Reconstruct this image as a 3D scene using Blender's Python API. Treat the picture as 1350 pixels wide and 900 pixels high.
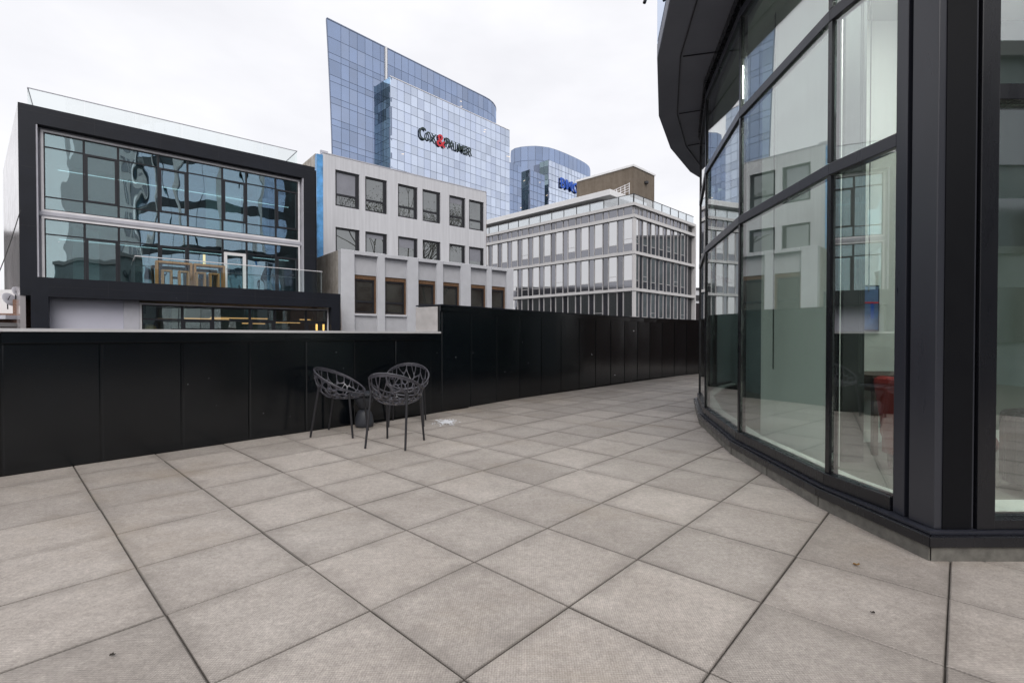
import bpy, bmesh, math, random
from math import sin, cos, tan, pi, radians, sqrt, atan2
from mathutils import Vector, Matrix
from mathutils.geometry import delaunay_2d_cdt

random.seed(7)
S = bpy.context.scene
COL = S.collection
for o in list(bpy.data.objects):
    bpy.data.objects.remove(o)

# ------------------------------------------------------------------ camera
FPX, CX, CY, PITCH, EYE = 637.0, 675.0, 450.0, -0.012, 1.187
cam = bpy.data.objects.new('camera', bpy.data.cameras.new('camera'))
COL.objects.link(cam)
cam.location = (0, 0, EYE)
cam.rotation_euler = (pi / 2 + PITCH, 0, 0)
cam.data.sensor_width = 36
cam.data.lens = 36 * FPX / 1350
cam.data.clip_start = 0.05
cam.data.clip_end = 3000
S.camera = cam

# ------------------------------------------------------------------ sky, sun, exposure
SUN_EL, SUN_AZ = radians(46), radians(172)      # azimuth clockwise from +Y
W = bpy.data.worlds.new('World')
S.world = W
W.use_nodes = True
nt = W.node_tree
nt.nodes.clear()
wo = nt.nodes.new('ShaderNodeOutputWorld')
bg = nt.nodes.new('ShaderNodeBackground')
sky = nt.nodes.new('ShaderNodeTexSky')
sky.sky_type = 'NISHITA'
sky.sun_disc = False
sky.sun_elevation = SUN_EL
sky.sun_rotation = SUN_AZ
sky.dust_density = 3
tc = nt.nodes.new('ShaderNodeTexCoord')
mp = nt.nodes.new('ShaderNodeMapping')
mp.inputs['Scale'].default_value = (1.2, 1.2, 3.0)
no = nt.nodes.new('ShaderNodeTexNoise')
no.inputs['Scale'].default_value = 1.6
no.inputs['Detail'].default_value = 5
no.inputs['Roughness'].default_value = 0.55
cr = nt.nodes.new('ShaderNodeValToRGB')          # overcast cloud deck
cr.color_ramp.elements[0].position = 0.3
cr.color_ramp.elements[0].color = (6.6, 6.6, 6.9, 1)
cr.color_ramp.elements[1].position = 0.7
cr.color_ramp.elements[1].color = (8.2, 8.15, 8.35, 1)
mx = nt.nodes.new('ShaderNodeMixRGB')
mx.inputs[0].default_value = 0.93
L = nt.links.new
L(tc.outputs['Generated'], mp.inputs['Vector'])
L(mp.outputs['Vector'], no.inputs['Vector'])
L(no.outputs['Fac'], cr.inputs['Fac'])
L(sky.outputs['Color'], mx.inputs[1])
L(cr.outputs['Color'], mx.inputs[2])
L(mx.outputs['Color'], bg.inputs['Color'])
bg.inputs['Strength'].default_value = 0.1
L(bg.outputs['Background'], wo.inputs['Surface'])

sl = bpy.data.lights.new('sun', 'SUN')
sl.energy = 1.3
sl.angle = radians(40)
sl.color = (1.0, 0.96, 0.92)
so = bpy.data.objects.new('sun', sl)
COL.objects.link(so)
sd = Vector((sin(SUN_AZ) * cos(SUN_EL), cos(SUN_AZ) * cos(SUN_EL), sin(SUN_EL)))
so.rotation_euler = sd.to_track_quat('Z', 'Y').to_euler()

S.view_settings.view_transform = 'Standard'
S.view_settings.look = 'None'
S.view_settings.exposure = 0.45
S.view_settings.gamma = 1
S.view_settings.use_curve_mapping = False
S.render.engine = 'CYCLES'
c = S.cycles
c.use_denoising = True
c.max_bounces = 10
c.diffuse_bounces = 4
c.glossy_bounces = 4
c.transmission_bounces = 4
c.transparent_max_bounces = 24
c.sample_clamp_indirect = 6
c.caustics_reflective = False
c.caustics_refractive = False

# ------------------------------------------------------------------ materials
class NT:
    def __init__(s, name):
        s.m = bpy.data.materials.new(name)
        s.m.use_nodes = True
        s.t = s.m.node_tree
        s.t.nodes.clear()
        s.out = s.n('ShaderNodeOutputMaterial')
    def n(s, kind, **kw):
        x = s.t.nodes.new(kind)
        for k, v in kw.items():
            if k in x.inputs.keys():
                x.inputs[k].default_value = v
            else:
                setattr(x, k, v)
        return x
    def l(s, a, b):
        s.t.links.new(a, b)
    def math(s, op, a, b=None, cl=False):
        x = s.t.nodes.new('ShaderNodeMath'); x.operation = op; x.use_clamp = cl
        for i, v in enumerate((a, b)):
            if v is None: continue
            if isinstance(v, (int, float)): x.inputs[i].default_value = v
            else: s.l(v, x.inputs[i])
        return x.outputs[0]
    def mix(s, fac, a, b, mode='MIX'):
        x = s.t.nodes.new('ShaderNodeMixRGB'); x.blend_type = mode
        for i, v in enumerate((fac, a, b)):
            if isinstance(v, (int, float)): x.inputs[i].default_value = v
            elif isinstance(v, tuple): x.inputs[i].default_value = (*v, 1) if len(v) == 3 else v
            else: s.l(v, x.inputs[i])
        return x.outputs[0]
    def noise(s, scale, detail=4, rough=0.55, vec=None, dist=0.0):
        x = s.n('ShaderNodeTexNoise', Scale=scale, Detail=detail, Roughness=rough, Distortion=dist)
        if vec is not None: s.l(vec, x.inputs['Vector'])
        return x.outputs['Fac']
    def coord(s, out='Object', scale=None, rot=None):
        x = s.t.nodes.new('ShaderNodeTexCoord')
        v = x.outputs[out]
        if scale or rot:
            m_ = s.t.nodes.new('ShaderNodeMapping')
            if scale: m_.inputs['Scale'].default_value = scale
            if rot: m_.inputs['Rotation'].default_value = rot
            s.l(v, m_.inputs['Vector']); v = m_.outputs['Vector']
        return v
    def ramp(s, fac, p0, c0, p1, c1):
        x = s.t.nodes.new('ShaderNodeValToRGB')
        e = x.color_ramp.elements
        e[0].position, e[1].position = p0, p1
        e[0].color = (*c0, 1) if isinstance(c0, tuple) else (c0, c0, c0, 1)
        e[1].color = (*c1, 1) if isinstance(c1, tuple) else (c1, c1, c1, 1)
        s.l(fac, x.inputs['Fac'])
        return x.outputs['Color']
    def bump(s, h, strength, dist=0.01):
        x = s.n('ShaderNodeBump', Strength=strength, Distance=dist)
        s.l(h, x.inputs['Height'])
        return x.outputs['Normal']

def pbr(name, col, rough=0.5, var=0.12, vscale=3.0, metallic=0.0, bump=0.0, bscale=60.0, stretch=None, island=0.0, spec=0.5, bdist=0.004, rvar=0.1):
    t = NT(name)
    b = t.n('ShaderNodeBsdfPrincipled', Roughness=rough, Metallic=metallic)
    b.inputs['Specular IOR Level'].default_value = spec
    v = t.coord('Object', stretch)
    f = t.noise(vscale, 5, 0.6, v)
    lo = tuple(x * (1 - var) for x in col); hi = tuple(min(1, x * (1 + var)) for x in col)
    cl = t.ramp(f, 0.3, lo, 0.7, hi)
    if island:
        g = t.n('ShaderNodeNewGeometry')
        k = t.math('ADD', t.math('MULTIPLY', g.outputs['Random Per Island'], 2 * island), 1 - island)
        cl = t.mix(1.0, cl, k, 'MULTIPLY')
    t.l(cl, b.inputs['Base Color'])
    if rvar:
        f2 = t.noise(vscale * 2.7, 4, 0.6, v)
        t.l(t.math('ADD', t.math('MULTIPLY', f2, 2 * rvar), rough - rvar), b.inputs['Roughness'])
    if bump:
        t.l(t.bump(t.noise(bscale, 3, 0.6, v), bump, bdist), b.inputs['Normal'])
    t.l(b.outputs[0], t.out.inputs['Surface'])
    return t.m

def emit(name, col, strength):
    t = NT(name)
    e = t.n('ShaderNodeEmission', Strength=strength)
    e.inputs['Color'].default_value = (*col, 1)
    t.l(e.outputs[0], t.out.inputs['Surface'])
    return t.m

def glass(name, tint, f0, wave=0.0, wscale=0.5, gcol=(1, 1, 1), vary=False, stretch=(1, 1, 0.45), wdist=0.05, smear=0.0):
    """see-through pane: mirror reflection by angle over a tinted clear body"""
    t = NT(name)
    lw = t.n('ShaderNodeLayerWeight', Blend=0.5)
    f5 = t.math('POWER', lw.outputs['Facing'], 5.0)
    fac = t.math('ADD', t.math('MULTIPLY', f5, 1 - f0), f0)
    tr = t.n('ShaderNodeBsdfTransparent'); tr.inputs['Color'].default_value = (*tint, 1)
    gl = t.n('ShaderNodeBsdfGlossy', Roughness=0.0); gl.inputs['Color'].default_value = (*gcol, 1)
    if wave:
        h = t.noise(wscale, 2.0, 0.35, t.coord('Object', stretch))
        t.l(t.bump(h, wave, wdist), gl.inputs['Normal'])
    mxs = t.n('ShaderNodeMixShader')
    t.l(fac, mxs.inputs[0]); t.l(tr.outputs[0], mxs.inputs[1]); t.l(gl.outputs[0], mxs.inputs[2])
    sh_ = mxs.outputs[0]
    if smear:
        df = t.n('ShaderNodeBsdfDiffuse'); df.inputs['Color'].default_value = (.75, .77, .78, 1)
        m2 = t.n('ShaderNodeMixShader')
        st_ = t.noise(9, 5, 0.7, t.coord('Object', (1, 1, .07)))
        sp_ = t.noise(2.0, 4, 0.65, t.coord('Object'))
        t.l(t.math('MULTIPLY', t.ramp(st_, .45, 0.0, .8, 1.0), t.math('MULTIPLY', sp_, smear)), m2.inputs[0])
        t.l(sh_, m2.inputs[1]); t.l(df.outputs[0], m2.inputs[2]); sh_ = m2.outputs[0]
    t.l(sh_, t.out.inputs['Surface'])
    return t.m

def coated(name, body, refl, f0, vary=0.25, wave=0.05, rough=0.02, wscale=0.6, bodyvar=0.5, odd=None):
    """opaque-looking coated curtain wall glass, each pane a bit different"""
    t = NT(name)
    g = t.n('ShaderNodeNewGeometry')
    r = g.outputs['Random Per Island']
    st = t.math('POWER', r, 2.0)
    k = t.math('ADD', t.math('MULTIPLY', st, -vary), 1.0)
    df = t.n('ShaderNodeBsdfDiffuse')
    v = t.coord('Object')
    bn = t.noise(0.35, 4, 0.6, v)
    bc = t.ramp(bn, 0.35, tuple(x * (1 - bodyvar) for x in body), 0.65, tuple(x * (1 + bodyvar) for x in body))
    t.l(t.mix(1.0, bc, k, 'MULTIPLY'), df.inputs['Color'])
    gl = t.n('ShaderNodeBsdfGlossy', Roughness=rough)
    rc = refl
    if odd: rc = t.mix(t.math('GREATER_THAN', t.math('FRACT', t.math('MULTIPLY', r, 7.31)), 0.74), refl, odd)
    t.l(t.mix(1.0, rc, k, 'MULTIPLY'), gl.inputs['Color'])
    if wave:
        t.l(t.bump(t.noise(wscale, 1, 0.5, v), wave, 0.05), gl.inputs['Normal'])
    lw = t.n('ShaderNodeLayerWeight', Blend=0.5)
    f5 = t.math('POWER', lw.outputs['Facing'], 5.0)
    fac = t.math('ADD', t.math('MULTIPLY', f5, 1 - f0), f0)
    mxs = t.n('ShaderNodeMixShader')
    t.l(fac, mxs.inputs[0]); t.l(df.outputs[0], mxs.inputs[1]); t.l(gl.outputs[0], mxs.inputs[2])
    t.l(mxs.outputs[0], t.out.inputs['Surface'])
    return t.m

def mat_paver():
    t = NT('concrete_paver')
    b = t.n('ShaderNodeBsdfPrincipled', Roughness=0.6)
    v = t.coord('Object')
    g = t.n('ShaderNodeNewGeometry')
    isl = g.outputs['Random Per Island']
    n1 = t.noise(1.3, 6, 0.6, v)
    n2 = t.noise(9, 6, 0.7, v)
    n3 = t.noise(130, 4, 0.75, v)
    n4 = t.noise(34, 5, 0.75, v)
    base = t.ramp(n1, 0.28, (0.35, 0.312, 0.281), 0.72, (0.495, 0.452, 0.417))
    base = t.mix(0.5, base, t.ramp(n2, 0.3, (0.72, 0.71, 0.70), 0.75, (1.15, 1.14, 1.13)), 'MULTIPLY')
    base = t.mix(0.8, base, t.ramp(n3, 0.3, 0.62, 0.7, 1.25), 'MULTIPLY')
    base = t.mix(0.55, base, t.ramp(n4, 0.32, 0.6, 0.68, 1.28), 'MULTIPLY')
    k = t.math('ADD', t.math('MULTIPLY', isl, 0.26), 0.87)
    base = t.mix(1.0, base, k, 'MULTIPLY')
    # scuffed middles and dirty rims of each slab
    uv = t.n('ShaderNodeTexCoord').outputs['UV']
    sp = t.n('ShaderNodeSeparateXYZ'); t.l(uv, sp.inputs[0])
    ex = t.math('ABSOLUTE', t.math('SUBTRACT', sp.outputs[0], 0.5))
    ey = t.math('ABSOLUTE', t.math('SUBTRACT', sp.outputs[1], 0.5))
    e = t.math('MAXIMUM', ex, ey)
    e = t.math('ADD', e, t.math('MULTIPLY', t.math('SUBTRACT', t.noise(5, 5, 0.65, v), 0.5), 0.42))
    rim = t.ramp(e, 0.36, 0.0, 0.53, 1.0)
    base = t.mix(t.math('MULTIPLY', rim, 0.5), base, (0.19, 0.168, 0.15))
    edge = t.ramp(t.math('MAXIMUM', ex, ey), 0.4865, 0.0, 0.4945, 0.7)
    base = t.mix(edge, base, (0.075, 0.066, 0.058))
    # ochre water stains here and there
    st = t.ramp(t.noise(0.55, 5, 0.65, t.coord('Object', (1, 1.6, 1))), 0.54, 0.0, 0.72, 0.5)
    base = t.mix(st, base, (0.29, 0.235, 0.175))
    dk = t.ramp(t.noise(0.9, 6, 0.7, t.coord('Object', (1.3, 0.8, 1), (0, 0, 0.9))), 0.60, 0.0, 0.70, 0.30)
    base = t.mix(dk, base, (0.20, 0.185, 0.17))
    pits = t.ramp(t.noise(55, 2, 0.5, v), 0.70, 0.0, 0.80, 0.45)
    base = t.mix(pits, base, (0.12, 0.105, 0.095))
    PAV = base
    # anti-slip knurl: a fine diamond grid pressed into the top
    r = t.coord('Object', None, (0, 0, radians(47.1)))
    s2 = t.n('ShaderNodeSeparateXYZ'); t.l(r, s2.inputs[0])
    kk = 2 * pi / 0.0135
    kx = t.math('SINE', t.math('MULTIPLY', s2.outputs[0], kk))
    ky = t.math('SINE', t.math('MULTIPLY', s2.outputs[1], kk))
    kn = t.math('MULTIPLY', kx, ky)
    gr = t.math('ADD', t.math('MULTIPLY', kn, 0.16), 1.0)  # relief shading of the knurl also put into the colour
    t.l(t.mix(1.0, PAV, gr, 'MULTIPLY'), b.inputs['Base Color'])
    h = t.math('ADD', t.math('MULTIPLY', kn, 0.5), t.math('MULTIPLY', n3, 0.9))
    t.l(t.bump(h, 0.5, 0.0022), b.inputs['Normal'])
    t.l(b.outputs[0], t.out.inputs['Surface'])
    return t.m

def mat_blackmetal(name, col, rough, specks=0.0):
    t = NT(name)
    b = t.n('ShaderNodeBsdfPrincipled', Roughness=rough)
    b.inputs['Specular IOR Level'].default_value = 0.46
    v = t.coord('Object')
    g = t.n('ShaderNodeNewGeometry')
    n = t.noise(1.1, 4, 0.6, v)
    s_ = t.noise(5, 5, 0.65, t.coord('Object', (1, 1, 0.12)))
    cl = t.ramp(n, 0.3, tuple(x * 0.75 for x in col), 0.7, tuple(x * 1.3 for x in col))
    cl = t.mix(t.ramp(s_, 0.62, 0.0, 0.85, 0.25), cl, (0.014, 0.014, 0.016))
    k = t.math('ADD', t.math('MULTIPLY', g.outputs['Random Per Island'], 0.3), 0.85)
    cl = t.mix(1.0, cl, k, 'MULTIPLY')
    t.l(cl, b.inputs['Base Color'])
    t.l(t.math('ADD', t.math('MULTIPLY', t.noise(3, 5, 0.6, v), 0.10), rough - 0.05), b.inputs['Roughness'])
    t.l(t.bump(t.noise(1.6, 1, 0.4, v), 0.10, 0.02), b.inputs['Normal'])
    t.l(b.outputs[0], t.out.inputs['Surface'])
    return t.m

def mat_boards(name, c0, c1, pitch=0.3):
    """board marked concrete: vertical boards of slightly different tone"""
    t = NT(name)
    b = t.n('ShaderNodeBsdfPrincipled', Roughness=0.85)
    v = t.coord('Object')
    w = t.noise(1.0, 5, 0.7, t.coord('Object', (1 / pitch * 0.6, 1 / pitch * 0.6, 0.12)))
    n2 = t.noise(2.2, 5, 0.65, v)
    cl = t.mix(0.5, t.ramp(w, 0.35, c0, 0.65, c1), t.ramp(n2, 0.3, c0, 0.7, c1))
    t.l(cl, b.inputs['Base Color'])
    t.l(t.bump(w, 0.4, 0.03), b.inputs['Normal'])
    t.l(b.outputs[0], t.out.inputs['Surface'])
    return t.m

def mat_brick(name, c1, c2, mortar, scale=4.0):
    t = NT(name)
    b = t.n('ShaderNodeBsdfPrincipled', Roughness=0.9)
    x = t.n('ShaderNodeTexBrick', Scale=scale)
    for k_, c_ in (('Color1', c1), ('Color2', c2), ('Mortar', mortar)):
        x.inputs[k_].default_value = (*c_, 1)
    v = t.coord('Object')
    sp = t.n('ShaderNodeSeparateXYZ'); t.l(v, sp.inputs[0])
    cb = t.n('ShaderNodeCombineXYZ')
    t.l(t.math('ADD', sp.outputs[0], sp.outputs[1]), cb.inputs[0]); t.l(sp.outputs[2], cb.inputs[1])
    t.l(cb.outputs[0], x.inputs['Vector'])
    t.l(t.mix(0.35, x.outputs['Color'], t.ramp(t.noise(3, 5, 0.6, v), 0.3, 0.4, 0.7, 1.2), 'MULTIPLY'), b.inputs['Base Color'])
    t.l(b.outputs[0], t.out.inputs['Surface'])
    return t.m

M = {}
M['paver'] = mat_paver()
M['bed'] = pbr('joint_grit', (0.085, 0.075, 0.065), 0.95, 0.4, 25, bump=0.4)
M['street'] = pbr('asphalt', (0.05, 0.05, 0.052), 0.9, 0.3, 0.4, bump=0.3)
M['wall_black'] = mat_blackmetal('black_cladding', (0.0028, 0.0042, 0.0060), 0.17)
M['coping'] = pbr('coping_metal', (0.60, 0.60, 0.62), 0.35, 0.1, 2, metallic=0.0)
M['silver'] = pbr('mill_finish_flashing', (0.56, 0.53, 0.51), 0.36, 0.15, 1.5, metallic=0.7, bump=0.5, bscale=1.5, bdist=0.05)
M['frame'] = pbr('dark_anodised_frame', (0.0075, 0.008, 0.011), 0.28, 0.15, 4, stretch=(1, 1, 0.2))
M['frame_lit'] = pbr('lit_dark_frame', (0.024, 0.026, 0.036), 0.30, 0.12, 3, stretch=(1, 1, 0.12))  # lighter copy of the frame, light caught on it put into the colour
M['soffit'] = pbr('soffit_panel', (0.19, 0.205, 0.255), 0.5, 0.12, 0.8)
M['black_face'] = pbr('shade_black', (0.002, 0.0024, 0.004), 0.5, 0.2, 2, spec=0.2)
M['kerb'] = pbr('concrete_kerb', (0.15, 0.145, 0.13), 0.9, 0.3, 14, bump=0.4, bscale=90, island=0.12)
M['glass_room'] = glass('storefront_glass', (0.925, 0.99, 0.96), 0.235, 0.02, 0.7, smear=0.045)
M['glass_wavy'] = glass('wavy_glass', (0.62, 0.79, 0.81), 0.30, 0.34, 0.85, (0.84, 0.98, 1.0))
M['glass_low'] = glass('cafe_glass', (0.78, 0.86, 0.86), 0.20, 0.18, 0.7, (0.85, 0.92, 0.95))
M['glass_rail'] = glass('rail_glass', (0.93, 0.975, 0.965), 0.045)
M['glass_roof'] = glass('roof_rail_glass', (0.965, 0.985, 0.98), 0.03)
M['panel_black'] = pbr('black_slate_panel', (0.0085, 0.0105, 0.0175), 0.5, 0.2, 1.2, bump=0.1, bscale=30, island=0.12, spec=0.35)
M['white_alu'] = pbr('pale_aluminium', (0.84, 0.83, 0.85), 0.4, 0.08, 2)
M['grey_alu'] = pbr('grey_aluminium', (0.50, 0.50, 0.55), 0.45, 0.08, 2)
M['lilac'] = pbr('pale_grey_panel', (0.60, 0.60, 0.69), 0.35, 0.05, 0.6)
M['side_clad'] = pbr('gloss_side_cladding', (0.55, 0.52, 0.53), 0.14, 0.08, 0.5, metallic=0.25, bump=0.08, bscale=0.8, bdist=0.03)
M['int_wall'] = pbr('interior_dark_wall', (0.24, 0.28, 0.29), 0.8, 0.3, 0.5)
M['int_floor'] = pbr('interior_floor', (0.10, 0.09, 0.085), 0.6, 0.2, 2)
M['int_ceil'] = pbr('interior_ceiling', (0.30, 0.32, 0.33), 0.8, 0.1, 1)
M['timber'] = pbr('pale_timber', (0.36, 0.20, 0.075), 0.55, 0.25, 4, stretch=(6, 6, 1))
M['blue_film'] = pbr('blue_membrane', (0.10, 0.33, 0.66), 0.3, 0.45, 1.6, bump=0.5, bscale=1.2, bdist=0.05)
M['grey_clad'] = pbr('grey_render', (0.61, 0.615, 0.645), 0.75, 0.09, 1.2, stretch=(5, 5, 0.25), bump=0.15, bscale=10)
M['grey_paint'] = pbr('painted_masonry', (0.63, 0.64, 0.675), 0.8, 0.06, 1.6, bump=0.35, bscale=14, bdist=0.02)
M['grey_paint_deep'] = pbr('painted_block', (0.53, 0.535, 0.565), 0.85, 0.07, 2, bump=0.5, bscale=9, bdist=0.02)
M['raw_conc'] = mat_boards('stained_concrete', (0.25, 0.21, 0.17), (0.66, 0.63, 0.59), 0.5)
M['wood_buck'] = pbr('raw_wood_buck', (0.16, 0.085, 0.042), 0.8, 0.35, 6, stretch=(3, 3, 1))
M['win_dark'] = coated('grey_house_glass', (0.05, 0.055, 0.05), (0.9, 0.93, 0.95), 0.27, 0.5, 0.06, 0.0, 0.8, 0.85)
M['frame_black'] = pbr('black_window_frame', (0.014, 0.015, 0.02), 0.45)
M['tower_main'] = coated('tower_glass_blue', (0.035, 0.06, 0.13), (0.45, 0.55, 0.76), 0.66, 0.18, 0.04, odd=(0.47, 0.56, 0.75))
M['tower_front'] = coated('tower_glass_pale', (0.09, 0.13, 0.24), (0.75, 0.83, 0.97), 0.84, 0.20, 0.05, odd=(0.70, 0.78, 0.94))
M['tower_side'] = coated('tower_glass_green', (0.09, 0.14, 0.16), (0.42, 0.54, 0.60), 0.6, 0.6, 0.05)
M['mullion'] = pbr('tower_mullion', (0.19, 0.235, 0.34), 0.4)
M['roof_grey'] = pbr('roof_membrane', (0.3, 0.3, 0.3), 0.9, 0.1, 0.3)
M['off_win'] = coated('office_glass', (0.05, 0.055, 0.06), (0.96, 0.96, 0.97), 0.74, 0.50, 0.12, 0.01, 0.35)
M['off_panel'] = coated('office_panel', (0.035, 0.034, 0.042), (0.72, 0.73, 0.79), 0.36, 0.35, 0.12, 0.06, 0.3)
M['off_white'] = pbr('office_white_band', (0.62, 0.61, 0.61), 0.55, 0.06, 0.8)
M['off_mull'] = pbr('office_mullion', (0.47, 0.46, 0.465), 0.45, 0.1, 2)
M['off_dark'] = pbr('office_core', (0.04, 0.04, 0.045), 0.7)
M['white'] = pbr('white_fascia', (0.80, 0.80, 0.81), 0.6, 0.04, 0.5)
M['penthouse'] = mat_boards('board_marked_concrete', (0.115, 0.090, 0.066), (0.20, 0.165, 0.13), 0.35)
M['column_clad'] = pbr('column_cladding', (0.030, 0.032, 0.041), 0.30, 0.12, 3, stretch=(1, 1, 0.12))
M['plastic'] = pbr('grey_plastic', (0.058, 0.057, 0.070), 0.26, 0.08, 6)
M['plastic_leg'] = pbr('charcoal_plastic', (0.016, 0.016, 0.02), 0.42, 0.1, 6)
M['stool'] = pbr('slate_plastic', (0.04, 0.044, 0.055), 0.5, 0.1, 5)
M['room_white'] = pbr('painted_plaster', (0.82, 0.83, 0.80), 0.85, 0.03, 1)
M['room_sage'] = pbr('sage_plaster', (0.17, 0.20, 0.175), 0.85, 0.04, 1)
M['room_upper_dark'] = pbr('darkened_upper_wall', (0.085, 0.11, 0.105), 0.85, 0.06, 1)
M['room_dark'] = pbr('dark_column_paint', (0.05, 0.055, 0.055), 0.7)
M['carpet'] = pbr('dark_carpet', (0.16, 0.155, 0.145), 0.95, 0.2, 60)
M['blind_cloth'] = pbr('blind_cloth', (0.25, 0.255, 0.29), 0.4, 0.08, 2)
M['red'] = pbr('red_upholstery', (0.24, 0.014, 0.011), 0.6, 0.15, 8)
M['black_leather'] = pbr('black_leather', (0.015, 0.015, 0.017), 0.45)
M['desk'] = pbr('walnut', (0.06, 0.032, 0.02), 0.45, 0.3, 5, stretch=(1, 6, 6))
M['steel'] = pbr('brushed_steel', (0.6, 0.6, 0.6), 0.25, 0.1, 5, metallic=1.0)
M['red_letter'] = pbr('red_letter', (0.62, 0.02, 0.035), 0.4)
M['green_letter'] = pbr('dark_green_letter', (0.012, 0.03, 0.028), 0.4)
M['blue_letter'] = pbr('blue_letter', (0.005, 0.09, 0.52), 0.4)
M['brick'] = mat_brick('red_brick', (0.17, 0.075, 0.045), (0.23, 0.11, 0.07), (0.28, 0.25, 0.22))
M['brick_dull'] = mat_brick('dull_brick', (0.11, 0.065, 0.05), (0.15, 0.09, 0.07), (0.17, 0.15, 0.14), 2.5)
M['bark'] = pbr('bark', (0.07, 0.055, 0.045), 0.9, 0.3, 5)
M['foliage'] = pbr('foliage', (0.08, 0.085, 0.03), 0.7, 0.4, 3, island=0.3)
M['leaf'] = pbr('dry_leaf', (0.20, 0.11, 0.035), 0.8, 0.4, 40)
M['leaf_dark'] = pbr('rotten_leaf', (0.03, 0.025, 0.02), 0.8, 0.3, 40)
M['snow'] = pbr('white_slush', (0.74, 0.75, 0.79), 0.6, 0.12, 30)
M['led'] = emit('led_strip', (0.85, 0.97, 1.0), 1.0)
M['warm'] = emit('warm_lamp', (1.0, 0.48, 0.13), 2.6)
M['warm_dim'] = emit('warm_bar', (1.0, 0.52, 0.20), 0.9)
M['office_lamp'] = emit('office_lamp', (1.0, 0.82, 0.62), 1.1)
M['room_lamp'] = emit('room_lamp', (1.0, 0.98, 0.92), 34)
M['rattan'] = pbr('rattan_weave', (0.42, 0.28, 0.12), 0.7, 0.35, 22)
M['cord'] = pbr('blind_cord', (0.10, 0.105, 0.10), 0.5)
M['cable'] = pbr('black_cable', (0.02, 0.02, 0.02), 0.6)

# ------------------------------------------------------------------ geometry helpers
def ray(px, py):
    a, b = (px - CX) / FPX, (CY - py) / FPX
    return Vector((a, cos(PITCH) - b * sin(PITCH), sin(PITCH) + b * cos(PITCH)))

def depth_at(px, Y):
    return Vector(((px - CX) / FPX * Y, Y, 0))

def ground(px, py, z=0.0):
    d = ray(px, py)
    k = (z - EYE) / d.z
    return Vector((d.x * k, d.y * k, z))

class Frame:
    """local axes: u along the facade, v out of it (to the viewer's side), z up"""
    def __init__(s, o, ang):
        s.o = Vector((o[0], o[1], 0))
        s.D = Vector((sin(radians(ang)), cos(radians(ang)), 0))
        s.N = Vector((s.D.y, -s.D.x, 0))
    def p(s, u, v, z):
        return s.o + s.D * u + s.N * v + Vector((0, 0, z))
    def uz(s, px, py, v=0.0):
        d = ray(px, py)
        e = Vector((0, 0, EYE))
        pl = s.o + s.N * v
        k = (pl - e).dot(s.N) / d.dot(s.N)
        w = e + d * k - s.o
        return w.dot(s.D), w.z
    def u(s, px, v=0.0): return s.uz(px, 440, v)[0]
    def z(s, px, py, v=0.0): return s.uz(px, py, v)[1]

WORLD = Frame((0, 0), 90)          # u = +x, v = -y

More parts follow.
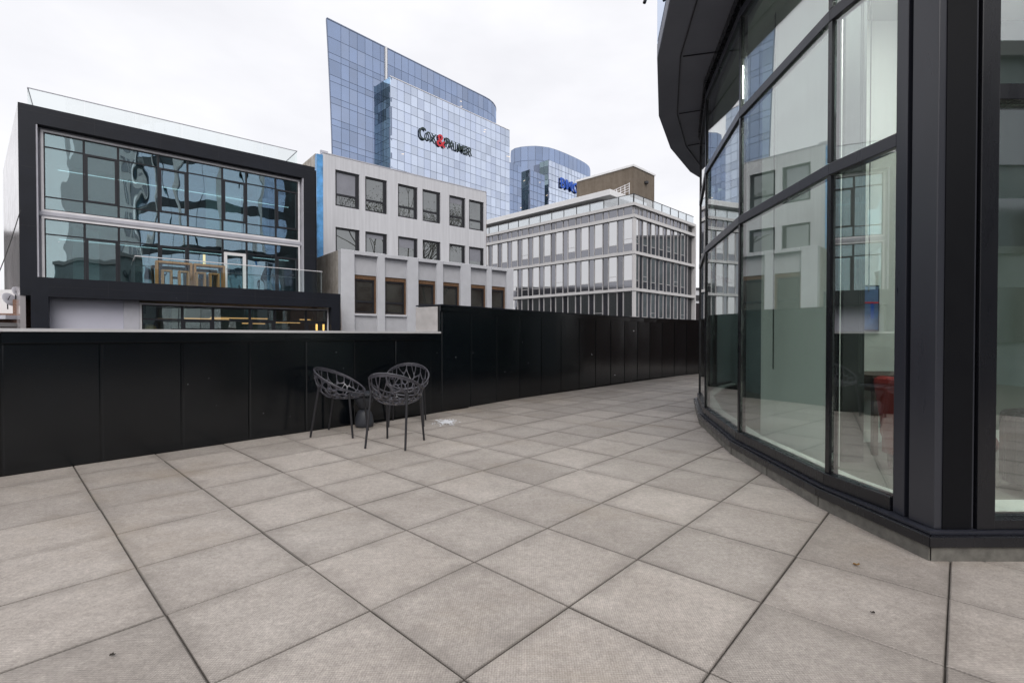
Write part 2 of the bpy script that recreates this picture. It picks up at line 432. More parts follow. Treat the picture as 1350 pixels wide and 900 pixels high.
class MB:
    def __init__(s):
        s.v, s.f, s.uv = [], [], None
    def add(s, vs, fs):
        n = len(s.v)
        s.v += [Vector(x) for x in vs]
        s.f += [tuple(i + n for i in f) for f in fs]
        return s
    def box(s, F, u0, u1, v0, v1, z0, z1):
        P = [F.p(u, v, z) for z in (z0, z1) for (u, v) in ((u0, v0), (u1, v0), (u1, v1), (u0, v1))]
        return s.add(P, [(0, 3, 2, 1), (4, 5, 6, 7), (0, 1, 5, 4), (1, 2, 6, 5), (2, 3, 7, 6), (3, 0, 4, 7)])
    def rect_frame(s, F, u0, u1, z0, z1, v0, v1, w, wb=None, wt=None):
        wb = w if wb is None else wb; wt = w if wt is None else wt
        s.box(F, u0, u0 + w, v0, v1, z0, z1); s.box(F, u1 - w, u1, v0, v1, z0, z1)
        s.box(F, u0 + w, u1 - w, v0, v1, z0, z0 + wb); s.box(F, u0 + w, u1 - w, v0, v1, z1 - wt, z1)
        return s
    def wall_holes(s, F, u0, u1, z0, z1, v0, v1, holes):
        us = sorted({u0, u1, *[h[0] for h in holes], *[h[1] for h in holes]})
        zs = sorted({z0, z1, *[h[2] for h in holes], *[h[3] for h in holes]})
        us = [x for x in us if u0 <= x <= u1]; zs = [x for x in zs if z0 <= x <= z1]
        def solid(i, j):
            if i < 0 or j < 0 or i >= len(us) - 1 or j >= len(zs) - 1: return False
            a, b = (us[i] + us[i + 1]) / 2, (zs[j] + zs[j + 1]) / 2
            return not any(h[0] < a < h[1] and h[2] < b < h[3] for h in holes)
        def q(*ps): s.add([F.p(*p) for p in ps], [(0, 1, 2, 3)])
        for i in range(len(us) - 1):
            for j in range(len(zs) - 1):
                if not solid(i, j): continue
                a, b, c_, d_ = us[i], us[i + 1], zs[j], zs[j + 1]
                q((a, v1, c_), (b, v1, c_), (b, v1, d_), (a, v1, d_))
                q((b, v0, c_), (a, v0, c_), (a, v0, d_), (b, v0, d_))
                if not solid(i - 1, j): q((a, v0, c_), (a, v1, c_), (a, v1, d_), (a, v0, d_))
                if not solid(i + 1, j): q((b, v1, c_), (b, v0, c_), (b, v0, d_), (b, v1, d_))
                if not solid(i, j - 1): q((a, v0, c_), (b, v0, c_), (b, v1, c_), (a, v1, c_))
                if not solid(i, j + 1): q((a, v1, d_), (b, v1, d_), (b, v0, d_), (a, v0, d_))
        return s
    def prism(s, pts, z0, z1):
        n = len(pts)
        P = [Vector((p[0], p[1], z0)) for p in pts] + [Vector((p[0], p[1], z1)) for p in pts]
        fs = [tuple(range(n - 1, -1, -1)), tuple(range(n, 2 * n))]
        fs += [(i, (i + 1) % n, (i + 1) % n + n, i + n) for i in range(n)]
        return s.add(P, fs)
    def band(s, A, B, z0, z1):
        """solid strip between two plan polylines A (outer) and B (inner)"""
        for i in range(len(A) - 1):
            a, b, c_, d_ = A[i], A[i + 1], B[i + 1], B[i]
            s.prism([a, b, c_, d_], z0, z1)
        return s
    def tube(s, pts, r, n=8, r1=None):
        pts = [Vector(p) for p in pts]
        m = len(pts); base = len(s.v)
        for i, p in enumerate(pts):
            t = (pts[min(i + 1, m - 1)] - pts[max(i - 1, 0)]).normalized()
            a = t.orthogonal().normalized() if i == 0 else (s._a - t * s._a.dot(t)).normalized()
            s._a = a
            b = t.cross(a)
            rr = r if r1 is None else r + (r1 - r) * i / (m - 1)
            for k in range(n):
                w = 2 * pi * k / n
                s.v.append(p + a * (rr * cos(w)) + b * (rr * sin(w)))
        for i in range(m - 1):
            for k in range(n):
                k2 = (k + 1) % n
                s.f.append((base + i * n + k, base + i * n + k2, base + (i + 1) * n + k2, base + (i + 1) * n + k))
        s.f.append(tuple(base + k for k in range(n - 1, -1, -1)))
        s.f.append(tuple(base + (m - 1) * n + k for k in range(n)))
        return s
    def ring(s, pts, r, n=8):
        """closed tube"""
        pts = [Vector(p) for p in pts]; m = len(pts); base = len(s.v)
        for i, p in enumerate(pts):
            t = (pts[(i + 1) % m] - pts[i - 1]).normalized()
            a = Vector((0, 0, 1)); a = (a - t * a.dot(t)).normalized(); b = t.cross(a)
            for k in range(n):
                w = 2 * pi * k / n
                s.v.append(p + a * (r * cos(w)) + b * (r * sin(w)))
        for i in range(m):
            for k in range(n):
                k2 = (k + 1) % n; j = (i + 1) % m
                s.f.append((base + i * n + k, base + i * n + k2, base + j * n + k2, base + j * n + k))
        return s
    def lathe(s, prof, c_=(0, 0, 0), n=32):
        base = len(s.v); c_ = Vector(c_)
        for (r, z) in prof:
            for k in range(n):
                w = 2 * pi * k / n
                s.v.append(c_ + Vector((r * cos(w), r * sin(w), z)))
        for i in range(len(prof) - 1):
            for k in range(n):
                k2 = (k + 1) % n
                s.f.append((base + i * n + k, base + i * n + k2, base + (i + 1) * n + k2, base + (i + 1) * n + k))
        s.f.append(tuple(base + k for k in range(n - 1, -1, -1)))
        s.f.append(tuple(base + (len(prof) - 1) * n + k for k in range(n)))
        return s
    def build(s, name, mat, parent=None, bevel=0.0, smooth=False, origin=None, seg=2):
        o_ = Vector((0, 0, 0))
        if parent is not None:
            q = parent
            while q is not None:
                o_ = o_ + q.location; q = q.parent
        elif origin is not None:
            o_ = Vector(origin)
        me = bpy.data.meshes.new(name)
        me.from_pydata([tuple(x - o_) for x in s.v], [], s.f)
        me.validate()
        bm = bmesh.new(); bm.from_mesh(me)
        bmesh.ops.recalc_face_normals(bm, faces=bm.faces)
        bm.to_mesh(me); bm.free()
        if smooth:
            me.polygons.foreach_set('use_smooth', [True] * len(me.polygons))
        me.materials.append(M[mat] if isinstance(mat, str) else mat)
        ob = bpy.data.objects.new(name, me)
        COL.objects.link(ob)
        if parent is not None: ob.parent = parent
        else: ob.location = o_
        if bevel:
            b = ob.modifiers.new('bevel', 'BEVEL'); b.width = bevel; b.segments = seg; b.limit_method = 'ANGLE'
        return ob

def tag(o, label=None, cat=None, group=None, kind=None):
    if label: o['label'] = label
    if cat: o['category'] = cat
    if group: o['group'] = group
    if kind: o['kind'] = kind
    return o

def empty(name, loc, label, cat, group=None, rz=0.0):
    o = bpy.data.objects.new(name, None)
    COL.objects.link(o)
    o.location = loc; o.rotation_euler = (0, 0, rz)
    o.empty_display_size = 0.2
    return tag(o, label, cat, group)

def copy_thing(root, loc, rz, label):
    r = root.copy(); COL.objects.link(r); r.location = loc; r.rotation_euler = (0, 0, rz); r['label'] = label
    for ch in list(root.children):
        k = ch.copy(); COL.objects.link(k); k.parent = r
        for g in list(ch.children):
            d = g.copy(); COL.objects.link(d); d.parent = k
    return r

def offset(poly, d):
    """offset an open plan polyline to its left by d"""
    P = [Vector((p[0], p[1])) for p in poly]; out = []
    for i in range(len(P)):
        n = Vector((0, 0))
        for a, b in ((i - 1, i), (i, i + 1)):
            if a >= 0 and b < len(P):
                t = (P[b] - P[a]).normalized(); n += Vector((-t.y, t.x))
        n.normalize()
        k = 1.0
        if 0 < i < len(P) - 1:
            t = (P[i] - P[i - 1]).normalized(); k = 1 / max(0.5, n.dot(Vector((-t.y, t.x))))
        out.append((P[i].x + n.x * d * k, P[i].y + n.y * d * k))
    return out

# ================================================================== SETTING
GZ = -5.0
g = MB().add([(-900, -700, GZ), (900, -700, GZ), (900, 1100, GZ), (-900, 1100, GZ)], [(0, 1, 2, 3)]).build('ground', 'street')
tag(g, kind='structure')

# terrace slabs on the measured grid
TH, TX, TY, TS = 0.822, -0.2712 * 0.61, 2.7233 * 0.61, 0.61
LOW = [(-8.6, -0.57), (-4.30, 4.06), (-1.12, 7.5)]                   # foot line of the low wall
TALL0 = [(-1.12, 7.5), (0.188, 9.2), (2.03, 11.3), (4.0, 13.45), (5.85, 15.05), (8.2, 16.6)]
def smooth_line(P, n):
    P = [Vector(p) for p in P]; Q = [P[0] * 2 - P[1]] + P + [P[-1] * 2 - P[-2]]; out = []
    for i in range(1, len(Q) - 2):
        for k in range(n):
            t = k / n; a, b, c_, d_ = Q[i - 1:i + 3]
            out.append(tuple(.5 * ((2 * b) + (c_ - a) * t + (2 * a - 5 * b + 4 * c_ - d_) * t * t + (3 * b - a - 3 * c_ + d_) * t ** 3)))
    return out + [tuple(P[-1])]
TALL = smooth_line(TALL0, 4)
WALLP = LOW[:-1] + TALL
def wall_y(x):
    for a, b in zip(WALLP, WALLP[1:]):
        if a[0] <= x <= b[0]:
            return a[1] + (b[1] - a[1]) * (x - a[0]) / (b[0] - a[0])
    return -9 if x < WALLP[0][0] else 17
def clip(poly, a, b):
    """keep the part of a convex polygon to the right of a->b"""
    out = []
    def sd_(p): return (b[0] - a[0]) * (p[1] - a[1]) - (b[1] - a[1]) * (p[0] - a[0])
    for i in range(len(poly)):
        p, q = poly[i], poly[(i + 1) % len(poly)]
        sp, sq = sd_(p), sd_(q)
        if sp <= 0: out.append(p)
        if sp * sq < 0:
            k = sp / (sp - sq)
            out.append((p[0] + (q[0] - p[0]) * k, p[1] + (q[1] - p[1]) * k))
    return out
pv = MB(); uvs = []
rp = random.Random(3)
ci, si = cos(TH), sin(TH)
for i in range(-16, 30):
    for j in range(-13, 8):
        shift = 0.0022 * sin(j * 2.1)
        a0, a1 = i * TS + shift, (i + 1) * TS + shift
        b0, b1 = j * TS, (j + 1) * TS
        ga, gb = 0.0018 + rp.random() * 0.0014, 0.0018 + rp.random() * 0.0014
        a0 += ga; a1 -= ga; b0 += gb; b1 -= gb
        q = [(a0, b0), (a1, b0), (a1, b1), (a0, b1)]
        q = [(x + rp.uniform(-.001, .001), y + rp.uniform(-.001, .001)) for x, y in q]
        w = [(TX + x * ci - y * si, TY + x * si + y * ci) for x, y in q]
        cx_, cy_ = sum(p[0] for p in w) / 4, sum(p[1] for p in w) / 4
        if cy_ < -3 or cx_ > 9.5 or cx_ < -8.5 or cy_ > 17: continue
        if all(p[1] > wall_y(p[0]) - 0.0 for p in w): continue
        for a, b in zip(WALLP, WALLP[1:]):
            if min(abs(cx_ - (a[0] + b[0]) / 2), 99) < 4 and len(w) > 2:
                if a[0] - .6 < cx_ < b[0] + .6:
                    w2 = clip(w, a, b)
                    if len(w2) > 2: w = w2
        n = len(w)
        if n < 3: continue
        z = rp.uniform(-0.0015, 0.0015); tx, ty = rp.uniform(-.002, .002), rp.uniform(-.002, .002)
        def zz(p): return z + (p[0] - cx_) * tx + (p[1] - cy_) * ty
        C = Vector((sum(p[0] for p in w) / n, sum(p[1] for p in w) / n))
        inn = []
        for p in w:
            d = C - Vector(p); inn.append(Vector(p) + d.normalized() * 0.008)
        base = len(pv.v)
        pv.v += [Vector((p[0], p[1], zz(p))) for p in inn] + [Vector((p[0], p[1], zz(p) - 0.0045)) for p in w] + [Vector((p[0], p[1], -0.045)) for p in w]
        pv.f.append(tuple(base + k for k in range(n)))
        for k in range(n):
            k2 = (k + 1) % n
            pv.f.append((base + n + k, base + n + k2, base + k2, base + k))
            pv.f.append((base + 2 * n + k, base + 2 * n + k2, base + n + k2, base + n + k))
po = pv.build('terrace_paving', 'paver')
tag(po, kind='structure')
me = po.data
uvl = me.uv_layers.new(name='UVMap')
for li, lp in enumerate(me.loops):
    x, y = me.vertices[lp.vertex_index].co.xy
    x -= TX; y -= TY
    uvl.data[li].uv = (0, 0)
for pl in me.polygons:      # uv 0..1 inside each slab
    cxy = sum((me.vertices[v].co for v in pl.vertices), Vector()) / len(pl.vertices)
    la = ((cxy.x - TX) * ci + (cxy.y - TY) * si) / TS; lb = (-(cxy.x - TX) * si + (cxy.y - TY) * ci) / TS
    fa, fb = math.floor(la + 1e-4), math.floor(lb + 1e-4)
    for li in pl.loop_indices:
        co = me.vertices[me.loops[li].vertex_index].co
        a = ((co.x - TX) * ci + (co.y - TY) * si) / TS - fa; b = (-(co.x - TX) * si + (co.y - TY) * ci) / TS - fb
        uvl.data[li].uv = (a, b)
bed = MB().prism([(-9.4, -1.2), (-4.45, 4.15), (-1.3, 7.6), (2.0, 11.5), (4.0, 13.7), (8.2, 17.0), (12, 17), (12, -8), (-9.4, -8)], -0.9, -0.011).build('terrace_base', 'bed')
tag(bed, kind='structure')

# ------------------------------------------------------------------ parapet walls
def resample(poly, step, start=0.0):
    out = []; P = [Vector(p) for p in poly]; s_ = start; acc = 0.0
    for a, b in zip(P, P[1:]):
        Ln = (b - a).length
        while s_ <= acc + Ln + 1e-6:
            out.append(a + (b - a) * ((s_ - acc) / Ln)); s_ += step
        acc += Ln
    return out

def wall_panels(poly, step, z0, z1, start=0.0, proud=0.009, gap=0.010):
    mb = MB(); P = resample(poly, step, start); rr_ = random.Random(len(poly) * 7)
    for a, b in zip(P, P[1:]):
        t = (b - a).normalized(); n = Vector((t.y, -t.x))
        a2, b2 = a + t * gap / 2, b - t * gap / 2
        # shallow tray panel with folded edges
        e = 0.012
        o0, o1 = a2 + n * 0.002, b2 + n * 0.002
        p0, p1 = a2 + t * e + n * proud, b2 - t * e + n * proud
        V = []
        for z in (z0, z1):
            j0, j1 = n * rr_.uniform(-.0028, .0028), n * rr_.uniform(-.0028, .0028)
            V += [(*o0, z), (*(p0 + j0), z), (*(p1 + j1), z), (*o1, z)]
        c3 = Vector((*(a2 + t * .03 + n * proud), z1 - .03))
        mb.tube([c3, c3 + Vector((n.x, n.y, 0)) * .004], .006, 8)
        mb.add(V, [(0, 1, 5, 4), (1, 2, 6, 5), (2, 3, 7, 6), (4, 5, 6, 7), (3, 2, 1, 0)])
    return mb

H1, H2, TW = 1.222, 1.655, 0.52
lw_ = empty('parapet_wall', (-2.7, 5.8, 0), 'low black metal clad parapet wall with a pale metal cap, behind the chairs', 'wall')
inner = offset(LOW, TW)
inner[-1] = (TALL[0][0] - 0.38, TALL[0][1] + 0.355)
MB().band(LOW, inner, -0.9, H1 - 0.012).build('wall_core', 'wall_black', lw_)
wall_panels([(p[0], p[1]) for p in LOW], 0.645, 0.012, H1 - 0.115, 0.515).build('panel_cladding', 'wall_black', lw_)
fo = offset(LOW, -0.024)
ff = MB()
for a, b in zip(fo, fo[1:]):
    a, b = Vector(a), Vector(b); n_ = max(1, round((b - a).length / 2.6))
    for k in range(n_):
        q0 = a + (b - a) * (k / n_ + 0.0008); q1 = a + (b - a) * ((k + 1) / n_ - 0.0008)
        t = (b - a).normalized(); m_ = Vector((-t.y, t.x)) * 0.022
        ff.prism([q0, q1, q1 + m_, q0 + m_], H1 - 0.10, H1 - 0.002)
ff.build('fascia', 'wall_black', lw_, bevel=0.003)
ca, cb_ = offset(LOW, -0.03), offset(LOW, TW + 0.03)
cb_[-1] = (TALL[0][0] - 0.38, TALL[0][1] + 0.40); 
MB().band(ca, cb_, H1, H1 + 0.028).build('coping', 'coping', lw_)

tw_ = empty('parapet_wall', (2.0, 11.3, 0), 'taller black metal clad parapet wall with silver end, curving away towards the glass corner', 'wall')
t_in = offset(TALL, TW)
MB().band(TALL, t_in, -0.9, H2 - 0.012).build('wall_core', 'wall_black', tw_)
wall_panels(TALL, 0.68, 0.012, H2 - 0.10, 0.03).build('panel_cladding', 'wall_black', tw_)
fo = offset(TALL, -0.02); fi = offset(TALL, 0.001)
MB().band(fo, fi, H2 - 0.085, H2 - 0.002).build('fascia', 'wall_black', tw_)
MB().band(offset(TALL, -0.028), offset(TALL, TW + 0.03), H2, H2 + 0.02).build('coping', 'panel_black', tw_)
t0 = (Vector(TALL[1]) - Vector(TALL[0])).normalized(); n0 = Vector((-t0.y, t0.x))
a = Vector(TALL[0]) - t0 * 0.02 + n0 * 0.03
MB().prism([a, a + n0 * 0.5, a + n0 * 0.5 + t0 * 0.016, a + t0 * 0.016], H1 + 0.03, H2 - 0.015).build('end_panel', 'silver', tw_, bevel=0.004)

# ================================================================== HOST BUILDING WITH THE CURVED GLASS CORNER
hb = empty('curved_glass_building', (3.6, 4.2, 0), 'curved dark framed glass corner building under a wide dark overhang, right of the terrace', 'building')
G = [(2.27, 2.84), (2.205, 3.34), (2.273, 4.80), (2.60, 6.46), (3.13, 8.03), (3.98, 9.5), (5.1, 10.8), (6.5, 11.9)]
ZS, ZT1, ZT2, ZT3, ZC = 0.235, 2.33, 3.38, 4.36, 4.55
# G runs away from the camera, outside is to its left: offset(+d) goes outwards
kb = offset(G, 0.085); kb[0] = (2.20, 2.53); kbi = offset(G, -0.12); kbi[0] = (2.40, 2.66)
kerb = MB()
for a, b, c_, d_ in zip(kb, kb[1:], kbi[1:], kbi):
    a, b, c_, d_ = map(Vector, (a, b, c_, d_)); n_ = max(1, round((b - a).length / 0.8))
    for k in range(n_):
        f0_, f1_ = k / n_ + 0.004, (k + 1) / n_ - 0.004
        kerb.prism([a.lerp(b, f0_), a.lerp(b, f1_), d_.lerp(c_, f1_), d_.lerp(c_, f0_)], -0.05, 0.075)
kerb.prism([(2.205, 2.53), (8.5, 2.53), (8.5, 2.70), (2.41, 2.70)], -0.05, 0.075)
kerb.build('kerb', 'kerb', hb, bevel=0.006)
def strip(d0, d1, z0, z1, name, mat, g0=None, g1=None, bevel=0.0):
    A, B = offset(G, d0), offset(G, d1)
    if g0: A[0] = g0
    if g1: B[0] = g1
    return MB().band(A, B, z0, z1).build(name, mat, hb, bevel=bevel)
fl = strip(0.10, -0.05, 0.079, 0.135, 'base_flashing', 'frame', (2.185, 2.515), (2.33, 2.66), 0.004)
strip(0.075, -0.05, 0.138, 0.15, 'drip_ledge', 'frame_lit', (2.21, 2.545), (2.33, 2.66))
strip(0.045, -0.05, 0.153, ZS, 'sill_rail', 'frame', (2.235, 2.85), None, 0.004)
for zt in (ZT1, ZT2, ZT3):
    strip(0.027, -0.05, zt - 0.04, zt + 0.04, 'transom', 'frame_lit', None, None, 0.004)
strip(0.05, -0.06, ZC - 0.08, ZC + 0.02, 'head_rail', 'frame')
for i, p in enumerate(G):
    if i == 0: continue
    t = (Vector(G[min(i + 1, len(G) - 1)]) - Vector(G[i - 1])).normalized(); n = Vector((-t.y, t.x)); p = Vector(p)
    m_ = MB()
    zc = [ZS, ZT1 - 0.045, ZT1 + 0.045, ZT2 - 0.045, ZT2 + 0.045, ZT3 - 0.045, ZT3 + 0.045, ZC - 0.08]
    for z0, z1 in zip(zc[::2], zc[1::2]):
        m_.prism([p - t * .02 + n * .022, p + t * .02 + n * .022, p + t * .02 - n * .045, p - t * .02 - n * .045], z0 + .001, z1 - .001)
    m_.build('mullion', 'frame', hb)
for i in range(len(G) - 1):
    a, b = Vector(G[i]), Vector(G[i + 1]); t = (b - a).normalized(); n = Vector((-t.y, t.x))
    for z0, z1 in ((ZS, ZT1 - .045), (ZT1 + .045, ZT2 - .045), (ZT2 + .045, ZT3 - .045), (ZT3 + .045, ZC - .08)):
        q0, q1 = a + t * .021, b - t * .021
        MB().prism([q0 - n * .006, q1 - n * .006, q1 + n * .006, q0 + n * .006], z0 + .002, z1 - .002).build('window_pane', 'glass_room', hb)
MB().prism([(2.186, 2.514), (8.5, 2.514), (8.5, 2.66), (2.331, 2.66)], 0.079, 0.134).build('base_flashing', 'frame', hb, bevel=.004)
MB().prism([(2.212, 2.546), (8.5, 2.546), (8.5, 2.66), (2.34, 2.82)], 0.1355, 0.152).build('drip_ledge', 'frame_lit', hb)
# corner column with a reveal, lit and dark side put into the two claddings
col = MB()
col.prism([(2.245, 2.725), (2.26, 2.575), (2.47, 2.575), (2.47, 2.725)], 0.153, ZC)
col.build('corner_column', 'column_clad', hb, bevel=0.004)
MB().prism([(2.245, 2.757), (2.245, 2.838), (2.34, 2.838), (2.34, 2.757)], 0.153, ZC).build('jamb', 'frame_lit', hb, bevel=.003)
MB().prism([(2.30, 2.727), (2.40, 2.727), (2.40, 2.84), (2.342, 2.84), (2.342, 2.755), (2.30, 2.755)], 0.153, ZC).build('jamb_recess', 'black_face', hb)
MB().prism([(2.30, 2.57), (2.455, 2.57), (2.455, 2.573), (2.30, 2.573)], 0.155, ZC - .01).build('column_face', 'black_face', hb)
RF = Frame((0, 2.575), 90)      # right hand front, u = x, v = -y
MB().box(RF, 2.48, 2.575, -0.14, 0.012, 0.153, ZC).box(RF, 2.456, 2.479, -0.14, -0.02, 0.153, ZC).build('jamb', 'frame', hb, bevel=0.003)
MB().box(RF, 2.576, 8.5, -0.12, 0.008, 0.1525, 0.205).build('sill_rail', 'frame', hb, bevel=0.004)
MB().box(RF, 2.576, 8.5, -0.12, 0.006, 2.435, 2.52).build('transom', 'frame', hb, bevel=0.004)
for k, (x0, x1) in enumerate(((2.577, 4.5), (4.56, 6.5), (6.56, 8.5))):
    MB().box(RF, x0, x1, -0.056, -0.044, 0.207, 2.433).build('window_pane', 'glass_room', hb)
    MB().box(RF, x0, x1, -0.056, -0.044, 2.522, ZC - .02).build('window_pane', 'glass_room', hb)
    MB().box(RF, x1 + .001, x1 + .059, -0.12, 0.005, 0.207, 2.433).build('mullion', 'frame', hb)
# rooms behind the glass
inn = offset(G, -0.14); inn[0] = (2.42, 2.80)
shell = [*inn, (8.6, 12.0), (8.6, 2.74), (2.6, 2.74)]
MB().prism(shell, 0.0, 0.10).build('room_floor', 'carpet', hb)
MB().prism(shell, ZC - 0.16, ZC - 0.02).build('room_ceiling', 'room_white', hb)
st_o, st_i = offset(G, -0.055), offset(G, -0.20)
MB().band(st_o[:], st_i[:], 0.17, 0.20).build('inner_sill', 'room_white', hb)
MB().box(RF, 2.6, 8.5, -0.34, -0.125, 0.16, 0.195).build('inner_sill', 'room_white', hb)
MB().prism([(2.60, 4.0), (2.72, 4.0), (2.80, 5.16), (2.67, 5.18)], 0.101, ZC - .165).build('partition', 'room_white', hb)
MB().prism([(2.84, 4.14), (3.02, 4.14), (3.02, 4.36), (2.84, 4.36)], 0.101, ZC - .165).build('inner_column', 'room_dark', hb)
MB().prism([(2.85, 4.95), (4.15, 4.95), (4.15, 5.07), (2.85, 5.07)], 0.101, ZC - .165).build('partition', 'room_white', hb)
MB().prism([(4.151, 4.95), (8.4, 4.95), (8.4, 5.07), (4.151, 5.07)], 0.101, 2.1).build('partition', 'room_sage', hb)
MB().prism([(4.151, 4.95), (8.4, 4.95), (8.4, 5.07), (4.151, 5.07)], 2.101, ZC - .165).build('partition', 'room_upper_dark', hb)  # same wall above, with the window's shading put into a darker colour
MB().prism([(2.85, 4.93), (8.4, 4.93), (8.4, 4.949), (2.85, 4.949)], 0.101, 0.22).build('baseboard', 'room_white', hb)
MB().prism([(4.6, 6.6), (4.7, 6.6), (4.7, 11), (4.6, 11)], 0.101, ZC - .165).build('partition', 'int_wall', hb)
for (x, y, zt, zb) in ((2.545, 4.70, 2.2, 0.86), (2.56, 4.74, 2.2, 0.86), (2.52, 3.49, 2.25, 0.92), (2.535, 3.53, 2.25, 0.92), (2.545, 3.45, 2.25, 1.5)):
    MB().tube([(x, y, zt + 2.1), (x, y, zb)], 0.004, 6).build('blind_cord', 'cord', hb)
for (x0, x1, y0, y1) in ((2.62, 3.10, 3.0, 3.75), (3.5, 3.62, 3.1, 3.5)):
    MB().prism([(x0, y0), (x1, y0), (x1, y1), (x0, y1)], ZC - .20, ZC - .165).build('ceiling_light', 'room_lamp', hb)
# overhang and the storeys above
O_ = [(8, 1.4), (3.6, 1.2), (2.2, 1.7), (1.62, 2.7), (1.46, 3.75), (1.58, 4.85), (1.78, 5.97), (2.27, 7.52), (2.87, 8.80), (3.69, 10.06), (4.6, 11.05), (6.2, 12.2), (8, 12.9)]
MB().prism(O_[::-1], ZC + 0.025, ZC + 0.2).build('overhang', 'soffit', hb, bevel=0.01)
gin = offset(O_[1:-1], -0.27)
for k in range(2, len(gin) - 1):         # joints between the soffit panels
    pass
jm = MB(); jm.band(offset(O_[1:-1], -0.265), offset(O_[1:-1], -0.276), ZC + 0.008, ZC + 0.023)
for k in range(3, len(O_) - 2):
    a = Vector(O_[k]); b = Vector(offset(O_, -1.6)[k]); t = (b - a).normalized(); n = Vector((-t.y, t.x)) * 0.004
    jm.prism([a + t * .3 + n, b + n, b - n, a + t * .3 - n], ZC + 0.010, ZC + 0.0235)
jm.build('soffit_joint', 'frame_lit', hb)
rng = random.Random(5)
for s_ in range(6):
    z0 = ZC + 0.205 + s_ * 3.8
    MB().prism(offset(O_, -0.25)[::-1], z0, z0 + 3.78).build('storey_core', 'off_dark', hb)
    sp = MB()
    for a, b in zip(O_[1:-1], O_[2:-1]):
        a, b = Vector(a), Vector(b); n_ = max(1, round((b - a).length / 1.2)); t = (b - a).normalized(); n = Vector((t.y, -t.x))
        up = MB()
        for k in range(1):
            q0, q1 = a + t * .03, b - t * .03; up.prism([q0, q1, q1 + n * .05, q0 + n * .05], z0 + 0.02, z0 + 3.1)
        up.build('storey_window', 'tower_front', hb)
        for k in range(n_):
            q0 = a.lerp(b, k / n_) + t * .03; q1 = a.lerp(b, (k + 1) / n_) - t * .03
            i0, i1 = q0 + n * .05, q1 + n * .05
            sp.prism([q0, q1, i1, i0], z0 + 3.14, z0 + 3.76)
    sp.build('spandrel', 'frame_lit', hb)
    fn = MB()
    for k in range(2, len(O_) - 2, 2):
        p = Vector(O_[k]); n = (p - Vector((4.5, 6))).normalized(); t = Vector((-n.y, n.x)) * .16
        fn.prism([p - t, p + t, p + t + n * .10, p - t + n * .10], z0, z0 + 3.78)
    if s_: fn.build('mirror_stripe_fin', 'white', hb)  # unseen pale fins added to give the mirrored glass light stripes
# small dark bracket under the storeys above, top of the photo
bk = ground(849.5, 1, ZC + 0.3); 
p0 = ray(849.5, 1); k0 = 6.3 / p0.y; tip = Vector((0, 0, EYE)) + p0 * k0
MB().tube([tip + Vector((0.0, 0, -0.03)), tip + Vector((0.05, 0.02, 0.12)), tip + Vector((0.35, 0.1, 0.5))], 0.022, 8).build('bracket_arm', 'frame', hb)

# ------------------------------------------------------------------ things inside the glass corner
pc = empty('wall_picture', (3.72, 4.945, 1.24), 'small blue picture with a red line, hung on the pale wall behind the glass', 'picture')
PF = Frame((0, 4.945), 90)
MB().box(PF, 3.42, 3.74, 0.002, 0.022, 1.235, 1.70).build('picture_frame', 'frame_black', pc)
MB().box(PF, 3.435, 3.725, 0.0225, 0.025, 1.25, 1.43).build('water_print', pbr('print_water', (0.02, 0.11, 0.30), 0.5, 0.5, 14), pc)
MB().box(PF, 3.435, 3.725, 0.0225, 0.025, 1.431, 1.685).build('sky_print', pbr('print_sky', (0.10, 0.17, 0.34), 0.5, 0.3, 6), pc)
MB().box(PF, 3.435, 3.725, 0.026, 0.028, 1.515, 1.53).build('red_line', 'red_letter', pc)
MB().box(PF, 3.48, 3.51, 0.0255, 0.027, 1.36, 1.514).box(PF, 3.65, 3.68, 0.0255, 0.027, 1.36, 1.514).build('dark_pillar', 'blue_letter', pc)

dk = empty('desk', (3.75, 4.6, 0.10), 'dark brown desk with a drawer against the pale wall inside the glass corner', 'desk')
DF = Frame((0, 4.90), 90)
MB().box(DF, 3.25, 4.15, 0.02, 0.55, 0.80, 0.83).build('desk_top', 'desk', dk, bevel=.003)
MB().box(DF, 3.28, 3.75, 0.04, 0.53, 0.68, 0.797).build('drawer', 'desk', dk)
MB().box(DF, 3.43, 3.58, 0.531, 0.545, 0.735, 0.75).build('drawer_handle', 'steel', dk)
for u in (3.28, 4.08):
    for v in (0.05, 0.49): MB().box(DF, u, u + .04, v, v + .04, 0.101, 0.797).build('leg', 'desk', dk)
lp = empty('desk_lamp', (3.95, 4.65, 0.831), 'silver desk lamp with tilted metal shade on the brown desk', 'lamp')
MB().lathe([(0.0, 0), (0.09, 0), (0.09, 0.015), (0.01, 0.02)], (3.95, 4.65, 0.832), 20).build('lamp_base', 'steel', lp)
MB().tube([(3.95, 4.65, 0.85), (3.97, 4.65, 1.05), (3.86, 4.64, 1.21)], 0.007, 8).build('lamp_arm', 'steel', lp)
sh = MB().lathe([(0.015, 0.07), (0.03, 0.06), (0.075, -0.04), (0.07, -0.04), (0.02, 0.05)], (0, 0, 0), 20)
R_ = Matrix.Rotation(radians(55), 4, 'Y')
sh.v = [R_ @ p + Vector((3.80, 4.64, 1.19)) for p in sh.v]
sh.build('lamp_shade', 'steel', lp, smooth=True)

